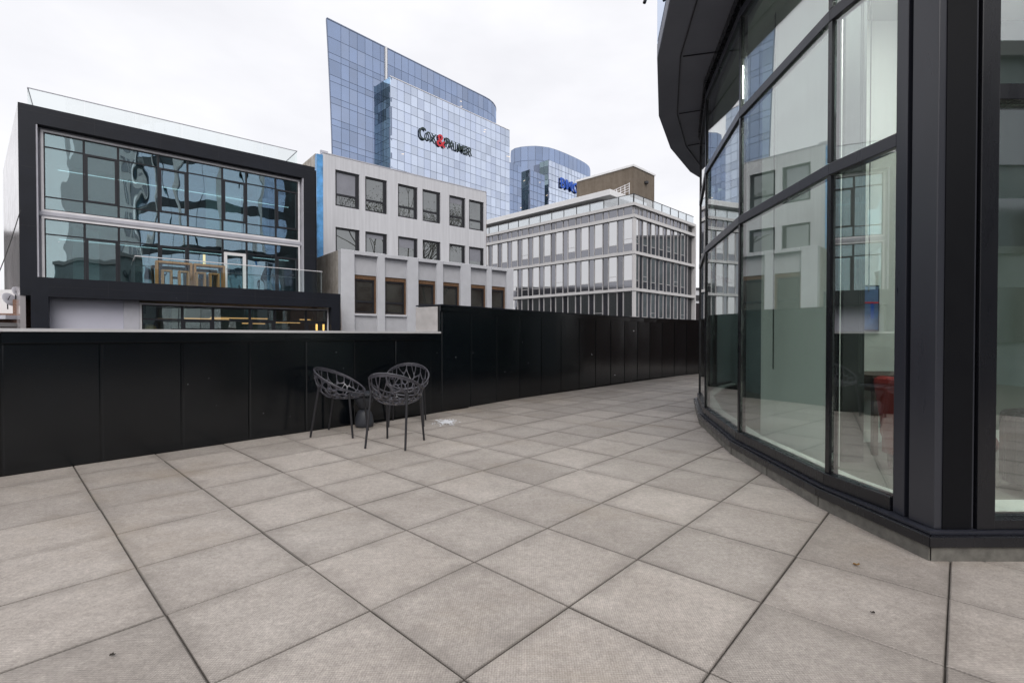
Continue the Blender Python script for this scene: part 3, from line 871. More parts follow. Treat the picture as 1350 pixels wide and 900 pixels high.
ac = empty('armchair', (3.3, 3.75, 0.10), 'red upholstered armchair with rolled arms inside the glass corner', 'armchair')
AF = Frame((3.0, 3.75), 90)       # faces +x
MB().box(AF, 0.14, 0.49, -0.16, 0.16, 0.25, 0.36).build('seat', 'red', ac, bevel=.03)
bk_ = MB().add([AF.p(.04, -.20, .22), AF.p(.16, -.20, .22), AF.p(.16, .20, .22), AF.p(.04, .20, .22),
               AF.p(-.04, -.24, .85), AF.p(.06, -.24, .87), AF.p(.06, .24, .87), AF.p(-.04, .24, .85)],
              [(0, 1, 2, 3), (4, 5, 6, 7), (0, 1, 5, 4), (1, 2, 6, 5), (2, 3, 7, 6), (3, 0, 4, 7)])
bk_.build('backrest', 'red', ac, bevel=.04)
for v in (-.22, .22):
    ar = MB().tube([AF.p(.08, v, .40), AF.p(.50, v, .40)], 0.075, 16).box(AF, .08, .49, v - .05, v + .05, .22, .38)
    ao = ar.build('armrest', 'red', ac, bevel=.01)
    MB().tube([AF.p(.502, v, .40), AF.p(.52, v, .40)], 0.05, 16).build('arm_cap', 'black_leather', ao)
for u in (.08, .43):
    for v in (-.2, .2):
        MB().tube([AF.p(u + .02, v, .22), AF.p(u + .02, v, .101)], 0.022, 8, 0.015).build('leg', 'desk', ac)
bc = empty('tub_chair', (3.80, 3.25, 0.10), 'black leather tub chair behind the right hand window', 'chair')
tb = MB(); prof = []
for k in range(17):
    w = radians(60 + 240 * k / 16); prof.append((cos(w), sin(w)))
cc = Vector((3.80, 3.25))
tb.band([(cc.x + .42 * x, cc.y + .3 * y) for x, y in prof], [(cc.x + .33 * x, cc.y + .22 * y) for x, y in prof], 0.18, 0.66)
tb.build('tub_back', 'black_leather', bc, bevel=.02)
MB().lathe([(0, 0), (.30, 0), (.32, .03), (.32, .12), (.28, .16)], (cc.x, cc.y, .32), 24).build('seat', 'black_leather', bc)
MB().lathe([(.2, 0), (.2, .02), (.03, .04), (.03, .22)], (cc.x, cc.y, .101), 20).build('pedestal', 'steel', bc)

# ================================================================== LEFT BUILDING: black framed glass front
LB = Frame(depth_at(27, 18), 49.5)
uL, uR = 0.0, LB.u(416)
zT = 0.5 * (LB.z(27, 133) + LB.z(414, 222))
zF = 3.30                                                # terrace floor of this building
lb = empty('glass_front_building', tuple(LB.p(5, -6, GZ)), 'black framed glass fronted building with a balcony, at the far left', 'building')
zWt, zWb = LB.z(60, 172, -.3), LB.z(60, 279, -.3)
zLt = LB.z(60, 285.5, -.3)
print('LB', uR, zT, zWt, zWb, zLt)
uwl, uwr = LB.u(50, -.05), LB.u(401, -.05)
fr = MB()
fr.wall_holes(LB, 0, uR, zF - .6, zT, -0.36, 0, [(uwl, uwr, zF - .61, zWt + 0.10)])
fr.build('front_frame', 'panel_black', lb)
fj = MB()                                              # fine joints in the cladding
for k in range(1, 5): 
    u = uR * k / 5; fj.box(LB, u, u + .012, 0.001, 0.004, zWt + .11, zT)
fj.box(LB, 0.0, uR, 0.001, 0.003, (zWt + .1 + zT) / 2 + .1, (zWt + .1 + zT) / 2 + .112)
for z in (zF + 2.0, zF + 4.2): fj.box(LB, 0, uwl, 0.001, 0.004, z, z + .012).box(LB, uwr, uR, .001, .004, z, z + .012)
fj.build('cladding_joint', 'frame_black', lb)
# side wall going back to the left, roof and core
sdir = Vector((-.748, .664, 0))
A_ = LB.p(0, -0.001, 0); B_ = A_ + sdir * 11; 
C_ = LB.p(uR, -13, 0); D_ = LB.p(uR, -.37, 0)
in0 = A_ + LB.D * 0.0
def quadwall(mb, a, b, z0, z1, th):
    t = (b - a).normalized(); n = Vector((-t.y, t.x, 0)) * th
    mb.prism([a, b, b + n, a + n], z0, z1); return mb
sw = MB()
for k in range(7):
    a = A_ + sdir * (0.02 + k * 1.6); b = A_ + sdir * (0.02 + k * 1.6 + 1.592)
    for z0, z1 in ((GZ, 1.2), (1.205, 3.2), (3.205, 6.6), (6.605, zT - .02)):
        quadwall(sw, a, b, z0, z1, -0.15)
sw.build('side_wall', 'side_clad', lb)
quadwall(MB(), C_, D_, GZ, zT - .03, 0.2).build('side_wall', 'panel_black', lb)
MB().prism([A_ + sdir * .3 + LB.D * .25, LB.p(uR - .25, -.4, 0), LB.p(uR - .25, -13, 0), B_ + LB.D * .3], zT - .28, zT - .05).build('roof', 'roof_grey', lb)
# interior rooms
def room(F, u0, u1, v0, v1, z0, z1):
    MB().box(F, u0, u1, v1, v0, z0, z0 + .06).build('room_floor', 'int_floor', lb)
    MB().box(F, u0, u1, v1, v0, z1 - .06, z1).build('room_ceiling', 'int_ceil', lb)
    MB().box(F, u0, u1, v1 - .1, v1, z0, z1).build('room_wall', 'int_wall', lb)
room(LB, .2, uR - .2, -.5, -6.0, zF - .02, zLt + .15)
room(LB, .2, uR - .2, -.5, -6.0, zWb - .05, zWt + .25)
for uu, vv, zz0, zz1 in ((1.4, -2.2, zF + .05, zLt), (4.9, -3.0, zF + .05, zLt), (7.6, -1.6, zF + .05, zLt), (2.9, -2.6, zWb, zWt), (6.2, -1.8, zWb, zWt), (8.7, -2.8, zWb, zWt)):
    MB().box(LB, uu, uu + random.uniform(.5, 1.6), vv - .1, vv, zz0, zz1).build('room_screen', random.choice(['int_ceil', 'room_white', 'int_wall', 'lilac']), lb)
# reveals and pale frames
rv = MB()
rv.box(LB, uwl + .002, uwl + .05, -.34, -.02, zF, zWt + .098).box(LB, uwr - .05, uwr - .002, -.34, -.02, zF, zWt + .098)
rv.box(LB, uwl - .3, uwl + .13, -.42, -.365, zF, zWt + .2).box(LB, uwr - .13, uwr + .2, -.42, -.365, zF, zWt + .2).box(LB, uwl + .131, uwr - .131, -.42, -.365, zWt - .02, zWt + .2)
rv.build('reveal', 'grey_alu', lb)
wl, wr = uwl + .12, uwr - .12
pf = MB()
pf.rect_frame(LB, wl, wr, zWb, zWt, -.36, -.26, .075)
pf.rect_frame(LB, wl, wr, zF + .01, zLt, -.36, -.26, .075, .02)
pf.build('pale_frame', 'white_alu', lb)
MB().box(LB, wl - .07, wr + .07, -.36, -.25, zLt + .003, zWb - .003).box(LB, wl - .07, wr + .07, -.249, -.23, zLt + .05, zWb - .04).build('floor_band', 'grey_alu', lb)
xs = [LB.u(p, -.3) for p in (55, 113, 158, 210.5, 249, 294.5, 326, 364.5, 392.5)]
xs[0], xs[-1] = wl + .075, wr - .075
for row, (z0, z1) in enumerate(((zF + .03, zLt - .075), (zWb + .075, zWt - .075))):
    h = z1 - z0
    for k in range(8):
        u0, u1 = xs[k] + .003, xs[k + 1] - .003
        zt = z1 - (.185 * h if row else .25 * h); zb = z0 + (.17 * h if row else 0)
        m_ = MB(); opn = k % 2 == 1
        w = .035
        m_.rect_frame(LB, u0, u1, z0, z1, -.37, -.29, w)
        heavy = .075 if opn else .03
        door = row == 0 and k == 5
        if door:
            m_.box(LB, u0 + w, u1 - w, -.368, -.295, zt - .02, zt + .02)
        elif opn:
            m_.rect_frame(LB, u0 + w + .002, u1 - w - .002, zb, zt, -.365, -.27, heavy)
        else:
            m_.box(LB, u0 + w, u1 - w, -.368, -.295, zt - .02, zt + .02)
            if row: m_.box(LB, u0 + w, u1 - w, -.368, -.295, zb - .02, zb + .02)
        wf = m_.build('window', 'frame_black', lb)
        pb_ = MB().box(LB, u0 + .03, u1 - .03, -.345, -.333, z0 + .03, z1 - .03)
        ta, tb2 = random.uniform(-.006, .006), random.uniform(-.006, .006)
        mid = LB.p((u0 + u1) / 2, 0, (z0 + z1) / 2)
        pb_.v = [p + LB.N * (((p - mid).dot(LB.D)) * ta + (p.z - mid.z) * tb2) for p in pb_.v]
        pb_.build('pane', 'glass_wavy', wf)
        if door:
            dr = MB().rect_frame(LB, u0 + w + .003, u1 - w - .003, z0 + .003, zt - .022, -.33, -.255, .13, .09).build('door', 'white', lb)
            MB().tube([LB.p(u0 + .13, -.25, zF + 1.0), LB.p(u0 + .13, -.21, zF + 1.0), LB.p(u0 + .25, -.21, zF + 1.0)], .012, 8).build('door_handle', 'steel', dr)
# led strips running along the ceilings
for z, v in ((zWt - 1.1, -1.7), (zLt - .62, -1.7)):
    tag(MB().box(LB, 1.0, uR - .8, v - .05, v, z, z + .02).build('led_strip_light', 'led', lb))
# roof balustrade
rr = LB.u(393, -1.0); rl = LB.u(40, -1.0); zr0 = zT - .05; zr1 = LB.z(40, 116, -1.0)
rg = MB(); n_ = 6
for k in range(n_):
    a = rl + (rr - rl) * k / n_; b = rl + (rr - rl) * (k + 1) / n_
    rg.box(LB, a + .008, b - .008, -1.012, -1.0, zr0, zr1 - .03)
    rg.box(LB, rr - .012, rr, -1.02 - (k + 1) * 1.2, -1.03 - k * 1.2, zr0, zr1 - .03)
    rg.box(LB, rl, rl + .012, -1.02 - (k + 1) * 1.2, -1.03 - k * 1.2, zr0, zr1 - .03)
rg.build('roof_balustrade', 'glass_roof', lb)
MB().box(LB, rl - .01, rr + .01, -1.03, -.985, zr1 - .03, zr1).box(LB, rl - .01, rl + .025, -8.2, -1.031, zr1 - .03, zr1).box(LB, rr - .025, rr + .01, -8.2, -1.031, zr1 - .03, zr1).build('handrail', 'grey_alu', lb)
# lower block with the balcony on top
VL = 1.5
ul, ur = LB.u(41, VL), LB.u(449, VL); pl_, pr_ = LB.u(64.5, VL), LB.u(437, VL)
zB = LB.z(64, 391, VL)
print('LB low', ul, ur, zB, LB.z(41, 365, VL), LB.z(448, 385, VL))
lo = MB().wall_holes(LB, ul, ur, GZ, zF - .02, VL - .4, VL, [(pl_, pr_, GZ - 1, zB)])
lo.build('lower_frame', 'panel_black', lb)
MB().box(LB, ul + .02, ur - .02, -.37, VL - .41, zF - .5, zF - .03).build('balcony_floor', 'roof_grey', lb)
fj = MB()
for k in range(1, 5):
    u = pl_ + (pr_ - pl_) * (k - .35) / 4; fj.box(LB, u, u + .012, VL + .001, VL + .004, zB, zF - .03)
fj.box(LB, pl_, pr_, VL + .001, VL + .003, (zB + zF) / 2, (zB + zF) / 2 + .012).build('cladding_joint', 'frame_black', lb)
vr = VL - .55
g0, g1, g2, g3 = [LB.u(p, vr) for p in (64, 163, 184, 433)]
MB().box(LB, pl_ - .3, g0 + (g1 - g0) + .0, vr - .1, vr, GZ, zB + .1).build('service_panel', 'lilac', lb)
MB().box(LB, g1 + .003, g2, vr - .1, vr + .12, GZ, zB + .1).build('pilaster', 'grey_alu', lb)
MB().rect_frame(LB, g2 + .003, g3, -.4, LB.z(185, 399, vr), vr - .08, vr + .06, .07).build('pale_frame', 'white_alu', lb)
zc1 = LB.z(185, 399, vr) - .07
xs = [g2 + .073] + [LB.u(p, vr) for p in (240.5, 281, 329.5, 362, 403.5)] + [g3 - .07]
for k in range(6):
    u0, u1 = xs[k] + .003, xs[k + 1] - .003; z0 = -.32; zt = zc1 - .62
    m_ = MB().rect_frame(LB, u0, u1, z0, zc1 - .003, vr - .07, vr + .02, .045)
    m_.box(LB, u0 + .045, u1 - .045, vr - .065, vr + .015, zt, zt + .07)
    if k % 2: m_.rect_frame(LB, u0 + .047, u1 - .047, z0 + .045, zt - .002, vr - .06, vr + .018, .06)
    wf = m_.build('window', 'frame_black', lb)
    MB().box(LB, u0 + .03, u1 - .03, vr - .035, vr - .025, z0 + .03, zc1 - .03).build('pane', 'glass_low', wf)
room(LB, g2 - .5, ur - .2, vr - .12, -4.8, -.6, zF - .6)
MB().box(LB, g2 - .6, g2 - .5, -4.8, vr - .12, -.6, zF - .6).build('room_wall', 'int_wall', lb)
for u0, u1, z, v in ((5.2, 7.0, 1.95, -1.0), (6.4, 9.0, 2.05, -2.2), (4.2, 4.9, 1.9, -.8), (8.2, 10.4, 1.85, -1.4), (7.4, 8.4, 1.75, -.2), (10.2, 11.0, 2.0, -.8)):
    MB().box(LB, u0, u1, v - .05, v, z, z + .05).build('bar_light', 'warm_dim', lb)
for px in (417.5, 426.5):
    u = LB.u(px, vr - .5)
    MB().lathe([(.0, 0), (.045, 0), (.045, .42), (.0, .42)], tuple(LB.p(u, vr - .5, 1.45)), 12).build('pendant_light', 'warm', lb)
for px, zz0 in ((247.5, 3.95), (270, 4.1)):
    u = LB.u(px, -1.2)
    MB().lathe([(.0, 0), (.05, 0), (.05, .6), (.0, .6)], tuple(LB.p(u, -1.2, zz0 + .3)), 12).build('pendant_light', 'warm', lb)
# balcony balustrade
b0, b1 = LB.u(179, VL - .12), LB.u(425, VL - .12); zb1 = zF + 1.02
bg_ = MB()
for k in range(5):
    a = b0 + (b1 - b0) * k / 5; b = b0 + (b1 - b0) * (k + 1) / 5
    bg_.box(LB, a + .006, b - .006, VL - .132, VL - .12, zF - .02, zb1)
bg_.box(LB, b0, b0 + .012, -.2, VL - .14, zF - .02, zb1).box(LB, b1 - .012, b1, .1, VL - .14, zF - .02, zb1)
bg_.build('balcony_balustrade', 'glass_rail', lb)
MB().box(LB, b0 - .01, b1 + .01, VL - .145, VL - .107, zb1, zb1 + .03).box(LB, b0 - .01, b0 + .022, -.2, VL - .146, zb1, zb1 + .03).build('handrail', 'white_alu', lb)

# timber tables and stools on that balcony
def timber_frame(mb, F, u0, u1, v0, v1, z0, z1, w):
    for u in (u0, u1 - w):
        for v in (v0, v1 - w): mb.box(F, u, u + w, v, v + w, z0, z1 - w)
        mb.box(F, u, u + w, v0, v1, z1 - w, z1)
    for v in (v0, v1 - w): mb.box(F, u0 + w, u1 - w, v, v + w, z1 - w, z1)
    return mb
tabs = [('long timber frame bar table on the balcony, left of the pair', 206, 254), ('long timber frame bar table on the balcony, beside the white door', 256, 297)]
for lab, pa, pb in tabs:
    u0, u1 = LB.u(pa, .75), LB.u(pb, .75)
    t_ = empty('bar_table', tuple(LB.p((u0 + u1) / 2, .6, zF)), lab, 'table', 'timber frame tables on the balcony')
    timber_frame(MB(), LB, u0, u1, .35, .85, zF - .02, zF + 1.0, .085).build('table_frame', 'timber', t_)
    MB().box(LB, u0 + .09, u1 - .09, .44, .76, zF + .93, zF + .97).build('table_top', 'timber', t_)
sts = [('timber frame stool under the left balcony table, nearer its outer end', 214, 228), ('timber frame stool under the left balcony table, nearer the table joint', 236, 250),
       ('timber frame stool under the right balcony table, nearer the table joint', 259, 272), ('timber frame stool under the right balcony table, nearest the white door', 277, 290)]
for lab, pa, pb in sts:
    u0, u1 = LB.u(pa, 1.2), LB.u(pb, 1.2)
    t_ = empty('bar_stool', tuple(LB.p((u0 + u1) / 2, 1.1, zF)), lab, 'stool', 'timber frame stools on the balcony')
    timber_frame(MB(), LB, u0, u1, .90, 1.25, zF - .02, zF + .60, .07).build('stool_frame', 'timber', t_)
    MB().box(LB, u0 + .075, u1 - .075, .98, 1.17, zF + .54, zF + .58).build('seat', 'timber', t_)
ug = LB.u(196.5, vr - .5)
rt = MB().lathe([(.30 * sin(pi * k / 14) + .002, .30 - .30 * cos(pi * k / 14)) for k in range(15)], tuple(LB.p(ug, vr - .42, 1.08)), 24)
ro = rt.build('globe_lamp', 'rattan', None, origin=tuple(LB.p(ug, vr - .42, 1.08)), smooth=True)
tag(ro, 'round woven rattan globe lamp inside the lower window of the black framed building', 'lamp')

# ================================================================== GREY BUILDING in two tiers
GV = Frame(depth_at(427, 30.3), 49.5)           # upper front
gb = empty('grey_building', tuple(GV.p(6, -5, GZ)), 'pale grey two tier building with square black windows and raw wood framed openings', 'building')
gR = GV.u(641)
zg = 0.5 * (GV.z(427, 195) + GV.z(640, 259)); 
print('GB', gR, GV.z(427, 195), GV.z(640, 259))
cols = [(443, 474.6), (482.2, 510.8), (525.2, 551), (557.5, 581), (592.6, 613.7), (618.5, 638)]
zr1t, zr1b = GV.z(443, 223.4), GV.z(443, 271); zr2t = GV.z(443, 299); zr2b = zr2t - (zr1t - zr1b)
holes = []
for a, b in cols:
    u0, u1 = GV.u(a), GV.u(b); holes += [(u0, u1, zr1b, zr1t), (u0, u1, zr2b, zr2t)]
MB().wall_holes(GV, 0, gR, GZ, zg, -.35, 0, holes).build('upper_wall', 'grey_clad', gb)
MB().box(GV, -.02, gR + .02, -.36, .02, zg + .002, zg + .06).build('roof_cap', 'grey_alu', gb)
MB().box(GV, -.02, .45, -.5, -.361, zg - .5, zg + .3).build('roof_cap', 'grey_alu', gb)
for hi_, (u0, u1, z0, z1) in enumerate(holes):
    m_ = MB().rect_frame(GV, u0 + .003, u1 - .003, z0 + .003, z1 - .003, -.22, -.10, .11)
    zm = z0 + (z1 - z0) * .33
    m_.box(GV, u0 + .113, u1 - .113, -.215, -.105, zm - .06, zm + .06)
    m_.box(GV, u1 - .22, u1 - .113, -.2, -.12, z0 + .113, z1 - .113)
    wf = m_.build('window', 'frame_black', gb)
    MB().box(GV, u0 + .05, u1 - .05, -.18, -.165, z0 + .05, z1 - .05).build('pane', 'win_dark', wf)
    drop = {0: 1.0, 5: .45, 8: .3, 11: .7, 3: .2}.get(hi_)
    if drop: MB().box(GV, u0 + .115, u1 - .225, -.164, -.155, z1 - .113 - drop * (z1 - .113 - zm - .062), z1 - .114).build('blind', 'blind_cloth', wf)
uB = GV.u(415.5) ; 
MB().box(GV, -0.37, -.003, -.35, -.02, GZ, zg - .12).build('blue_membrane', 'blue_film', gb)
SX = GV.p(-.62, -.36, 0)
MB().box(GV, -0.36, -.2, -9, -.36, GZ, zg - .02).build('side_wall', 'raw_conc', gb)
MB().box(GV, -.19, gR - .2, -5, -.36, zg - .4, zg - .1).box(GV, gR - .25, gR - .02, -5, -.37, GZ, zg - .4).build('rear_block', 'grey_clad', gb)
MB().box(GV, gR + .0, gR + .07, -.3, -.05, 1.0, zg + .1).build('corner_flashing', 'brick', gb)
# lower tier in front
zl = 5.82
LO = Frame(LB.p(0, 0, 0).xy, 49.5)
dl, dr_ = LB.u(450), LB.u(677)
MB().box(LB, dl + .3, dr_, -4.7, -.46, zl - .5, zl - .15).build('lower_roof', 'roof_grey', gb)
MB().box(LB, dl, dl + .3, -4.6, -.45, GZ, zl - .02).build('side_wall', 'raw_conc', gb)
MB().box(LB, dr_ - .3, dr_ - .01, -4.6, -.45, GZ, zl - .02).build('side_wall', 'raw_conc', gb)
pil = [(450, 468), (498, 508), (537.5, 552), (576, 584.5), (607.5, 621), (642, 648.5), (668, 677)]
pil = [(LB.u(a), LB.u(b)) for a, b in pil]
pil[0] = (dl, pil[0][1]); pil[-1] = (pil[-1][0], dr_)
zwt, zwb = LB.z(470, 362, -.18), LB.z(470, 413, -.18)
pm = MB()
for a, b in pil: pm.box(LB, a, b, -.44, 0, GZ, zl - .001)
pm.build('pilaster', 'grey_paint', gb, bevel=.02)
sp = MB(); cp = MB(); sl_ = MB()
for (a, b), (c_, d_) in zip(pil, pil[1:]):
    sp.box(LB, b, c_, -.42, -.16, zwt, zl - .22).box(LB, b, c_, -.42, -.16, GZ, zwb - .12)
    cp.box(LB, b + .001, c_ - .001, -.43, .06, zl - .22, zl - .02)
    sl_.box(LB, b + .01, c_ - .01, -.4, -.06, zwb - .12, zwb)
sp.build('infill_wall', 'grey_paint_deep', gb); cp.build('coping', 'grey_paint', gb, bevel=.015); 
for (a, b), (c_, d_) in zip(pil, pil[1:]):
    MB().box(LB, b + .01, c_ - .01, -.4, -.06, zwb - .118, zwb - .002).build('window_sill', 'grey_paint', gb)
    wd = MB().rect_frame(LB, b + .004, c_ - .004, zwb, zwt - .003, -.40, -.2, .09, .02, .22)
    wo_ = wd.build('window', 'wood_buck', gb)
    q0, q1 = b + .10, c_ - .10; z0, z1 = zwb + .03, zwt - .23; zm = z0 + (z1 - z0) * .34
    MB().rect_frame(LB, q0, q1, z0, z1, -.38, -.24, .08).box(LB, q0 + .08, q1 - .08, -.37, -.25, zm - .05, zm + .05).build('frame', 'frame_black', wo_)
    MB().box(LB, q0 + .04, q1 - .04, -.32, -.31, z0 + .04, z1 - .04).build('pane', 'win_dark', wo_)

# ================================================================== GLASS TOWERS
def letters(text, name, mat, parent, o3, ux, uz_, size, depth, bold=0.0, spacing=1.0):
    cu = bpy.data.curves.new(name, 'FONT'); cu.body = text; cu.size = size; cu.extrude = depth / 2; cu.offset = bold; cu.space_character = spacing
    ob = bpy.data.objects.new(name, cu); COL.objects.link(ob)
    dg = bpy.context.evaluated_depsgraph_get()
    me_ = bpy.data.meshes.new_from_object(ob.evaluated_get(dg))
    COL.objects.unlink(ob); bpy.data.objects.remove(ob)
    off = Vector((0, 0, 0)); q = parent
    while q is not None: off += q.location; q = q.parent
    nz = ux.cross(uz_)
    wmax = max(v.co.x for v in me_.vertices)
    for v in me_.vertices:
        v.co = o3 + ux * v.co.x + uz_ * v.co.y + nz * v.co.z - off
    me_.materials.clear(); me_.materials.append(M[mat]); me_.name = name
    o = bpy.data.objects.new(name, me_); COL.objects.link(o); o.parent = parent
    return wmax

def curtain(parent, poly, z0, z1, mat, pane_w, rows, lean=None, name='curtain_wall', lamp=0.0, first=None, lines=0.075):
    """glass skin along a plan polyline (viewer on its right): one pane per cell, mullion grid behind"""
    P = [Vector(p) for p in poly]; cum = [0]
    for a, b in zip(P, P[1:]): cum.append(cum[-1] + (b - a).length)
    Ltot = cum[-1]; n = max(1, round(Ltot / pane_w)); us = [Ltot * k / n for k in range(n + 1)]
    def at(u):
        for i in range(len(P) - 1):
            if u <= cum[i + 1] + 1e-6:
                t = (P[i + 1] - P[i]).normalized(); return P[i] + t * (u - cum[i]), t
        return P[-1], (P[-1] - P[-2]).normalized()
    zs = [z1]; k = 0
    while zs[-1] > z0:
        zs.append(zs[-1] - (first if first and k == 0 else rows[(k - (1 if first else 0)) % len(rows)])); k += 1
    gm = MB(); lm = MB(); h = lines / 2
    for j in range(len(zs) - 1):
        zt, zb = zs[j] - h, max(zs[j + 1], z0) + h
        if zt - zb < .1: continue
        for i in range(n):
            (a, ta), (b, tb_) = at(us[i]), at(us[i + 1])
            t = (b - a).normalized(); nn = Vector((t.y, -t.x))
            la0 = la1 = 0.0
            if lean and i == 0: la0, la1 = lean(zb), lean(zt)
            a0, b0 = a + t * h, b - t * h
            tilt = [random.uniform(-.006, .006) for _ in range(2)]
            V = [Vector((*(a0 + t * la0 + nn * tilt[0]), zb)), Vector((*(b0 + nn * tilt[1]), zb)), Vector((*(b0 - nn * tilt[0]), zt)), Vector((*(a0 + t * la1 - nn * tilt[1]), zt))]
            d3 = Vector((nn.x, nn.y, 0)) * -0.06
            gm.add(V + [v + d3 for v in V], [(0, 1, 2, 3), (4, 5, 1, 0), (5, 6, 2, 1), (6, 7, 3, 2), (7, 4, 0, 3)])
            if lamp and random.random() < lamp and zt - zb > 1.8:
                for q in range(random.randint(1, 2)):
                    c3 = a0.lerp(b0, random.uniform(.2, .7)); zz = zb + (zt - zb) * random.uniform(.3, .8)
                    w3 = Vector((*t, 0)); p3 = Vector((*c3, zz)) + Vector((nn.x, nn.y, 0)) * .015
                    up3 = Vector((0, 0, .10)) + w3 * 0; 
                    lm.add([p3, p3 + w3 * .55 + Vector((0, 0, .16)), p3 + w3 * .55 + Vector((0, 0, .16)) + up3, p3 + up3,
                            p3 - d3 * -.2, p3 + w3 * .55 + Vector((0, 0, .16)) - d3 * -.2, p3 + w3 * .55 + up3 - d3 * -.2, p3 + up3 - d3 * -.2], [(0, 1, 2, 3), (4, 5, 6, 7), (0, 1, 5, 4), (2, 3, 7, 6)])
    gm.build(name, mat, parent)
    if lm.v: lm.build('lit_ceiling_light', 'office_lamp', parent)
    bk2 = MB()
    for i in range(n):
        (a, _), (b, _) = at(us[i]), at(us[i + 1]); t = (b - a).normalized(); nn = Vector((t.y, -t.x))
        la0 = la1 = 0
        o0, o1 = -nn * .065, -nn * .4
        if lean and i == 0:
            for j in range(12):
                za, zb = z0 + (z1 - z0) * j / 12, z0 + (z1 - z0) * (j + 1) / 12
                V = [(*(a + t * lean(za) + o0), za), (*(b + o0), za), (*(b + o1), za), (*(a + t * lean(za) + o1), za), (*(a + t * lean(zb) + o0), zb), (*(b + o0), zb), (*(b + o1), zb), (*(a + t * lean(zb) + o1), zb)]
                bk2.add(V, [(0, 1, 5, 4), (1, 2, 6, 5), (2, 3, 7, 6), (3, 0, 4, 7)] + ([(4, 5, 6, 7)] if j == 11 else []))
        else:
            bk2.prism([a + o0, b + o0, b + o1, a + o1], z0, z1 + .05)
    bk2.build('mullion_grid', 'mullion', parent)

T1 = Frame(depth_at(440, 88), 43)
tower = empty('glass_tower', tuple(T1.p(20, -10, GZ)), 'tall blue glass tower with a pointed leaning prow, carrying the dark and red letters', 'tower')
zt1 = 57.9
def arc_end(F, ustart, R, degs, v=0):
    pts = []
    for k in range(degs // 10 + 1):
        w = radians(k * 10); pts.append(F.p(ustart + R * sin(w), v - R * (1 - cos(w)), 0).xy)
    return pts
uS = T1.u(640)
main = [T1.p(0, 0, 0).xy, T1.p(uS, 0, 0).xy] + arc_end(T1, uS, 9, 100)[1:]
lean_f = lambda z: -1.05 * max(0, (z - 30) / 28) ** 1.5
curtain(tower, main, -4, zt1, 'tower_main', 1.62, [2.75, 1.15], lean=lean_f, lamp=.03, first=3.0)
core = [T1.p(.6, -.45, 0).xy] + offset(main, .5)[1:] + [T1.p(uS, -26, 0).xy, T1.p(17.0, -20, 0).xy]
core[0] = T1.p(1.0, -.5, 0).xy
MB().prism(core, GZ, zt1 - .3).build('tower_core', 'mullion', tower)
re_ = [T1.p(-1.0, 0, 0).xy] + main[1:]
MB().band(offset(re_, -.03), offset(re_, .42), zt1 + .06, zt1 + .26).build('roof_edge', 'mullion', tower)
VF = 2.9
f0u, f1u = T1.u(515.3, VF), T1.u(672, VF)
zf1 = T1.z(515.3, 101.6, VF)
print('tower', zf1, T1.z(672, 169, VF), f0u, f1u)
front = [T1.p(f0u, VF, 0).xy, T1.p(f1u, VF, 0).xy]
curtain(tower, front, -4, zf1, 'tower_front', 1.58, [2.15, 1.75], first=1.75, lamp=.05)
curtain(tower, [T1.p(f0u, .02, 0).xy, T1.p(f0u, VF, 0).xy], -4, zf1, 'tower_side', 1.45, [2.15, 1.75], first=1.75, lamp=.04)
MB().box(T1, f0u + .45, f1u, .02, VF - .45, GZ, zf1 - .2).build('front_core', 'mullion', tower)
MB().box(T1, f0u - .05, f1u, VF - .1, VF + .02, zf1 + .06, zf1 + .2).build('roof_edge', 'white_alu', tower)
uf = T1.u(509.5, .3)
MB().box(T1, uf, uf + .35, -.05, .35, zf1 - .5, zt1 + .1).build('white_fin', 'white', tower)
# lower shoulder on the far side
e0, e1 = T1.u(673, 0), T1.u(687.5, 0)
zs1 = T1.z(673, 214.5, 0)
curtain(tower, [T1.p(f1u - .3, 0, 0).xy, T1.p(e1, 0, 0).xy], -4, zs1, 'tower_main', 1.5, [2.15, 1.75], first=1.75, lamp=.03)
MB().box(T1, f1u - .2, e1 - .05, -12, -.45, GZ, zs1 - .3).build('shoulder_core', 'mullion', tower)

sg = empty('building_sign', tuple(T1.p(T1.u(587, VF), VF, 30)), 'dark and red COX & PALMER letters on the front of the blue glass tower', 'sign')
uzv = Vector((0, 0, 1))
s0, zb0 = T1.uz(553.5, 187.5, VF + .3)
sz = (T1.z(553.5, 165.5, VF) - T1.z(553.5, 187.5, VF)) 
s1 = T1.u(575.5, VF + .3)
def fitletters(text, mat, ua, ub, z, size, name):
    o3 = T1.p(ua, VF + .3, z)
    before = set(COL.objects.keys())
    w = letters(text, name, mat, sg, o3, T1.D, uzv, size, .14, .007 * size, 1.0)
    ob = [o for o in COL.objects if o.name not in before][0]
    k = (ub - ua) / w
    off = o3 - sg.location
    for v in ob.data.vertices:
        d = (v.co - off); uu = d.dot(T1.D); v.co = v.co + T1.D * (uu * (k - 1))
zA = T1.z(554, 187, VF); zB_ = T1.z(620, 199.5, VF)
hC = T1.z(560, 166, VF) - T1.z(560, 186, VF)
cap = hC / .72 * .9
U = lambda p: T1.u(p, VF + .3)
zl0 = T1.z(560, 184.5, VF)
fitletters('C', 'green_letter', U(553), U(562), zl0 - .2, cap * .92, 'letter')
fitletters('O', 'green_letter', U(562.2), U(568.5), zl0, cap * .66, 'letter')
fitletters('X', 'green_letter', U(568.8), U(576), zl0, cap * .66, 'letter')
fitletters('&', 'red_letter', U(576), U(587.5), zl0 - .35, cap * .96, 'ampersand')
fitletters('P', 'green_letter', U(587), U(593.5), zl0, cap * .74, 'letter')
for ch, a, b in (('A', 592.5, 599.5), ('L', 599.8, 604), ('M', 604.2, 611.5), ('E', 612, 616.5), ('R', 616.8, 622.5)):
    fitletters(ch, 'green_letter', U(a), U(b), zl0, cap * .66, 'letter')

